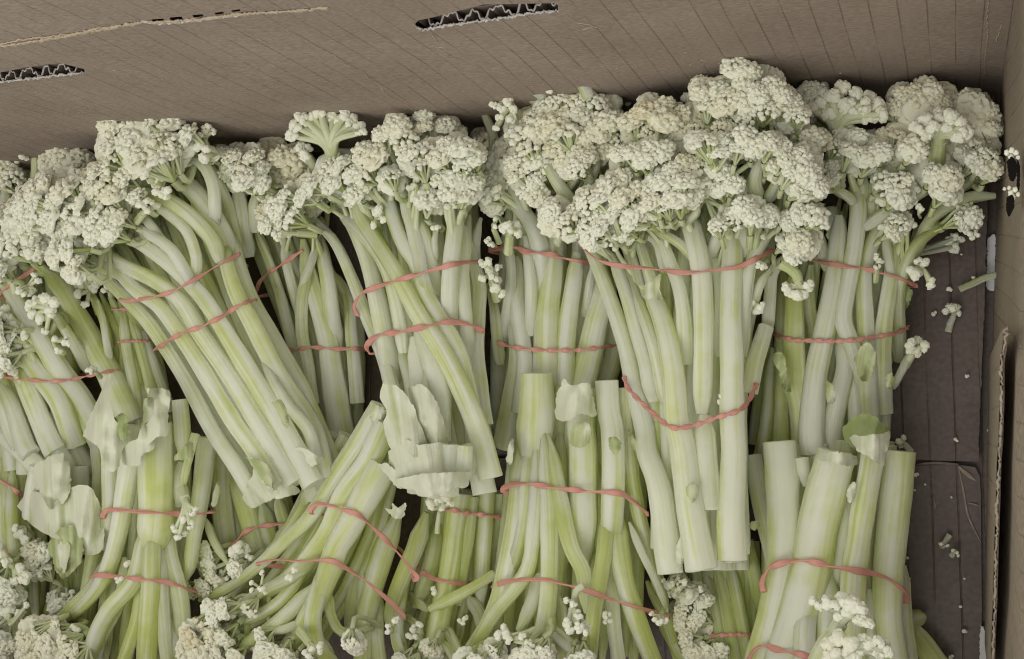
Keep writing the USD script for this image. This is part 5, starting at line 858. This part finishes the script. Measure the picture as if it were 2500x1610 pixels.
b.band('E1560,210 1600,270 1700,350 1850,386 2000,398 F30,410 150,425 250,425 330,415 420,405 520,390 600,355 660,320 748,280', 18, 3); b.band('E1858,1080 1870,1130 1910,1185 1990,1262 F10,1330 60,1375 130,1400 230,1386 300,1365 380,1335 500,1300 550,1270 590,1220 632,1130', 20, 14)
b.curd('C400,450 450,370 560,355 650,390 685,430 660,480 560,510 440,510', 96, 0.024, 0.1); b.curd('C210,500 260,485 330,540 440,510 640,480 720,450 790,520 860,600 800,720 740,790 640,770 520,780 400,720 290,700 230,570', 100, 0.024, 0.3)
b.curd('C740,560 850,570 930,690 940,800 850,820 760,740', 92, 0.018, 0.15); b.curd('B1830,780 1880,690 2000,640 2100,620 2150,650 C180,690 290,710 400,770 380,840 250,850 120,860 0,860 B2000,880 1870,870', 104, 0.012, 0.6)
b.curd('C290,760 420,740 560,790 660,800 560,850 420,850', 100, 0.016, 0.55); b.curd('B1750,990 1830,920 1960,900 2080,880 C120,900 90,1000 0,1080 B1950,1080 1860,1010', 98, 0.022, 0.15)
b.curd('C200,880 330,820 480,860 560,800 680,800 780,860 850,950 780,990 700,960 560,980 460,960 400,1020 290,970', 100, 0.028, 0.0); b.curd('B1700,1120 1790,1080 1900,1080 1980,1150 1960,1260 B2050,1330 1990,1410 1850,1440 1700,1410 1580,1330 1560,1230 1640,1210', 100, 0.02, 0.25)
b.curd('C0,1080 130,1020 300,1000 420,970 480,1080 560,1180 570,1220 440,1240 320,1170 240,1280 100,1330 -60,1330 -90,1200', 102, 0.026, 0.15); b.curd('C110,950 220,990 330,1010 240,1080 130,1060', 94, 0.018, 0.6)
b.curd('C720,960 850,930 970,940 1040,1050 1060,1180 1000,1250 900,1240 850,1200 780,1120 700,1060', 100, 0.022, 0.0); b.curd('C460,1330 540,1260 640,1260 740,1330 755,1390 650,1430 560,1400 480,1410', 92, 0.024, 0.0); b.curd('C360,1420 400,1370 440,1380 430,1450 380,1460', 72, 0.022, 0.0)
b.curd('C790,1380 900,1290 1000,1260 1070,1320 1090,1420 1020,1430 930,1380 820,1440', 92, 0.012, 0.0); b.curd('B1330,1290 1480,1280 1560,1290 1640,1350 1660,1440 1580,1480 1460,1460 1370,1440', 96, 0.016, 0.05); b.curd('E1590,70 1740,60 1850,130 1960,150 1890,220 1830,230 1740,250 1640,290 1590,210', 92, 0.016, 0.05)
b.curd('C870,830 950,800 1050,840 1070,900 1000,960 910,930', 96, 0.002, 0.3); b.curd('F750,270 800,210 880,180 990,150 1000,260 960,330 860,360 790,320', 90, 0.004, 0.05); b.umbrella('C250,640 C230,660', 'C190,620,34 C230,620,36 C210,650,30', 0.075, 0.0, 0.8, w=30)
b.umbrella('F790,370 F840,395 F885,440 F893,480', 'F825,520,36 F850,550,36 F890,560,40 F930,560,36 F965,510,36 F925,510,34 F870,520,32', 0.079, 0.0, w=70, bz=0.0); b.umbrella('F640,560 F625,600', 'F580,570,30 F600,640,32 F640,660,34 F670,640,32 F615,610,26 F590,545,22', 0.075, 0.0, w=46); b.umbrella('F700,350 F670,370', 'F640,380,26 F665,395,26 F690,380,24 F655,365,20', 0.085, 0, w=24); b.umbrella('F640,190 F660,195', 'F660,190,26 F680,200,20', 0.083, 0, w=20)
b.umbrella('F415,1260 F410,1240', 'F410,1210,24 F405,1230,22', 0.08, 0.0, w=16)
leaf(b.path, 'E1950,510 1990,500 2030,475 2085,435 2080,520 2100,600 2050,590 1980,590', 0.0875, bulge=0.002, seed=81, tone=0.3, rag=0.8); leaf(b.path, 'I190,460 230,440 270,460 265,520 230,560 185,520', 0.0915, bulge=0.002, seed=82, tone=0.5, rag=0.8); leaf(b.path, 'I155,770 185,830 180,930 140,960 130,850', 0.085, bulge=0.002, seed=83, tone=0.1, rag=0.8)
b.under()
# ------------------------------------------------------------------ loose pieces
def loose(label, base, tips, z, seed, tone=0.1, w=50, cat='loose floret', bz=-0.003, name='loose_floret', stone=(0.35, 0.1)):
    t = thing(name, label, cat, at(pts(base)[:1, :2], z)[0]); mbw, mbg = MB(), MB(); spray(mbw, mbg, base, tips, z, np.random.default_rng(seed), tone, 0.0, w, bz, stone)
    mbg.build('stem', MT['stalk'], t); mbw.build('floret', MT['curd'], t); return t
loose('small loose cauliflower floret lying on the bare box bottom', 'F1835,795 1850,740 1868,700', 'F1820,670,30 F1855,650,34 F1890,655,30 F1900,680,22', 0.015, 1, 0.1, 42)
loose('bent loose floret lying across the lower band of the middle front bundle', 'H1600,1080 1560,1110 1545,1160', 'H1500,1170,24 H1540,1190,26 H1530,1240,30 H1560,1250,28 H1580,1270,26 H1500,1310,34 H1520,1350,34 H1580,1330,34 H1620,1330,34 H1630,1370,30 H1580,1360,26', 0.083, 2, 0.0, 46)
loose('big loose floret resting on the thick stalks at lower right', 'I1010,1560 1060,1450 1120,1380 1160,1310', 'I1000,1175,34 I1030,1200,34 I1080,1180,44 I1120,1210,40 I1180,1170,56 I1230,1200,58 I1200,1240,52 I1280,1230,54 I1310,1280,48 I1270,1290,46 I1330,1320,40 I1150,1270,40', 0.096, 3, 0.05, 100, bz=-0.004)
loose('rounded loose floret at the bottom edge on the thick stalks', 'I1180,1600 1190,1540', 'I1090,1450,50 I1150,1410,54 I1220,1440,52 I1130,1500,54 I1200,1500,54 I1250,1520,46 I1300,1420,46 I1340,1440,42 I1300,1480,44 I1390,1440,42 I1440,1440,40 I1450,1490,42 I1400,1500,40 I1090,1520,44', 0.098, 4, 0.1, 90)
loose('tiny floret scrap hanging below the big leafy base, with a rootlike tail', 'H685,750 690,690 700,620', 'H650,560,34 H690,540,36 H740,530,36 H760,570,32 H720,600,30 H650,600,28', 0.07, 5, 0.35, 30)
loose('small floret scrap near the twisted band at lower right of the largest bundle', 'F1580,180 F1560,230', 'F1840,240,38 F1870,270,36 F1850,215,34 F1890,205,30 F1915,215,28', 0.02, 6, 0.1, 30)
loose('pale broken floret at the end of the gap between flaps', 'I1600,240 1560,190', 'I1530,170,26 I1555,160,24 I1540,200,22', 0.018, 7, 0.3, 44)
t = thing('loose_stalk', 'short cut green stalk lying over the white patch by the side wall', 'loose stalk', at(pts('F1900,530'), 0.01)[0])
mb = MB(); c = resample(pts('F1905,530 1990,495 2060,462 2140,440')[:, :2], 14); tube(mb, at(c, 0.0145), 28 * K * 0.5 * mpp(c, 0.0145) * 1.6, 12, np.linspace(0.7, 0.4, 14), seed=5); mb.build('stem', MT['stalk'], t)
for lab, base, tips, z in (('pale stalk crumb shaped like a hook on the dark front flap', 'I1845,760 1825,790 1800,825', 'I1790,815,16 I1830,825,14', 0.008), ('pale forked crumb below the hook shaped one on the dark front flap', 'I1855,895 1870,875', 'I1890,870,16 I1865,855,14 I1895,890,12', 0.008)): loose(lab, base, tips, z, 8, 0.3, 36, 'crumb', -0.001, 'crumb', (0.1, 0.0))
CR = np.random.default_rng(21); VG = []
for x, y, r, z in [(1742, 688, 17, .012), (1838, 528, 18, .012), (1993, 458, 14, .012), (1835, 625, 12, .012), (1950, 1076, 14, .012), (1880, 1470, 14, .012), (2090, 1413, 14, .004), (1918, 312, 8, .012), (2115, 995, 6, .005)]:
    VG.append(('F', x, y, r, z))
for x, y, r, z in [(1630, 385, 16, .008), (1583, 1040, 14, .008), (1685, 1378, 12, .008), (1935, 1365, 16, .008), (1912, 1210, 12, .008), (1580, 905, 12, .008), (1690, 445, 9, .008), (1855, 525, 8, .008), (1937, 1035, 9, .008), (2055, 1340, 8, .004), (1625, 480, 9, .008), (1850, 1530, 16, .008)]:
    VG.append(('I', x, y, r, z))
CL = ['round crumb left of the small loose floret on the bare box bottom', 'crumb above the small loose floret, below the hanging floret scrap', 'round crumb touching the short cut green stalk by the side wall', 'tiny crumb right at the top of the small loose floret', 'flat crumb alone on the middle of the rear bottom flap', 'crumb just behind the gap between the two bottom flaps', 'crumb in the dark slot by the side wall, level with the flap gap', 'speck lying in the gap between the two bottom flaps', 'speck in the slot by the side wall, level with the leaves of the rightmost bundle',
      'crumb in front of the flap gap, against the thick cut stalks', 'crumb level with the wide band, against the thick cut stalks', 'left one of two crumbs at the front of the dark front flap', 'right one of two crumbs at the front of the dark front flap', 'crumb alone on the front flap between the forked crumb and the front pair', 'crumb against the thick stalks, level with the forked crumb', 'speck near the thick stalks behind the forked crumb, left of the crease', 'speck between the creases of the front flap', 'small speck right below the forked crumb on the front flap', 'crumb beside the painted white glare at the lower right', 'speck against the thick stalks just in front of the flap gap', 'crumb at the bottom edge of the photo beside the green stub']
for (tl, x, y, r, z), lab in zip(VG, CL):
    p = pts(f'{tl}{x},{y}')[:, :2]; mb = MB(); rr = r * K * mpp(p, z)[0]; c = at(p, z)[0]; put_knob(mb, c, rr * 0.95, np.array([0.1, 0, 1]), CR, False, 0.1)
    if r > 12: put_knob(mb, c + [rr * 0.7, rr * CR.uniform(-.8, .8), -rr * 0.2], rr * 0.7, np.array([0.1, 0, 1]), CR, False, 0.1)
    tag(P(mb.build('crumb', MT['curd'])), lab, 'crumb', 'crumbs on the box bottom')
HN = lambda px: hit(px, SO, SN)
for k, (px, rad) in enumerate((('C2215,960,36 C2245,945,36 C2270,960,34 C2240,985,34 C2280,990,26', 1), ('C2195,1185,22 C2225,1180,24 C2240,1210,34 C2265,1190,34 C2250,1235,32 C2280,1220,26', 1))):
    t_ = pts(px); mb = MB()
    for x, y, r in t_: c = HN([[x, y]])[0]; d = np.linalg.norm(c - CAM) / F * K * r * 0.6; put_knob(mb, c - SN * d * 0.35, d, np.array([-1, 0, 0.6]), CR, False, 0.0)
    pa = mb.build('crumb', MT['curd']); tag(P(pa), ('upper' if k == 0 else 'lower') + ' white crumb stuck by the torn hole high on the right side wall', 'crumb')
for k, px in enumerate(('C2225,1015 2262,985 2290,1030 2285,1110 2255,1140 2235,1090', 'C2225,1240 2265,1225 2275,1290 2245,1360 2225,1330', 'C2290,1000 2310,1050 2305,1200 2290,1150')):
    w = HN(resample(np.vstack([pts(px), pts(px)[:1]]), 40)[:-1] + np.random.default_rng(k).normal(0, 0.8, (39, 2))); mb = MB(); c = w.mean(0); n = len(w); i = np.arange(n)
    mb.add(np.vstack([w, c[None]]) - SN * 0.0012, np.stack([i, np.full(n, n), (i + 1) % n], 1)[:, ::-1]); mb.add(np.vstack([w, c[None]]) - SN * 0.0012, np.stack([i, np.full(n, n), (i + 1) % n], 1)); mb.build('torn_hole', MT['hole_shade'], sw)  # dark patches laid on the wall paint the shade inside the hole
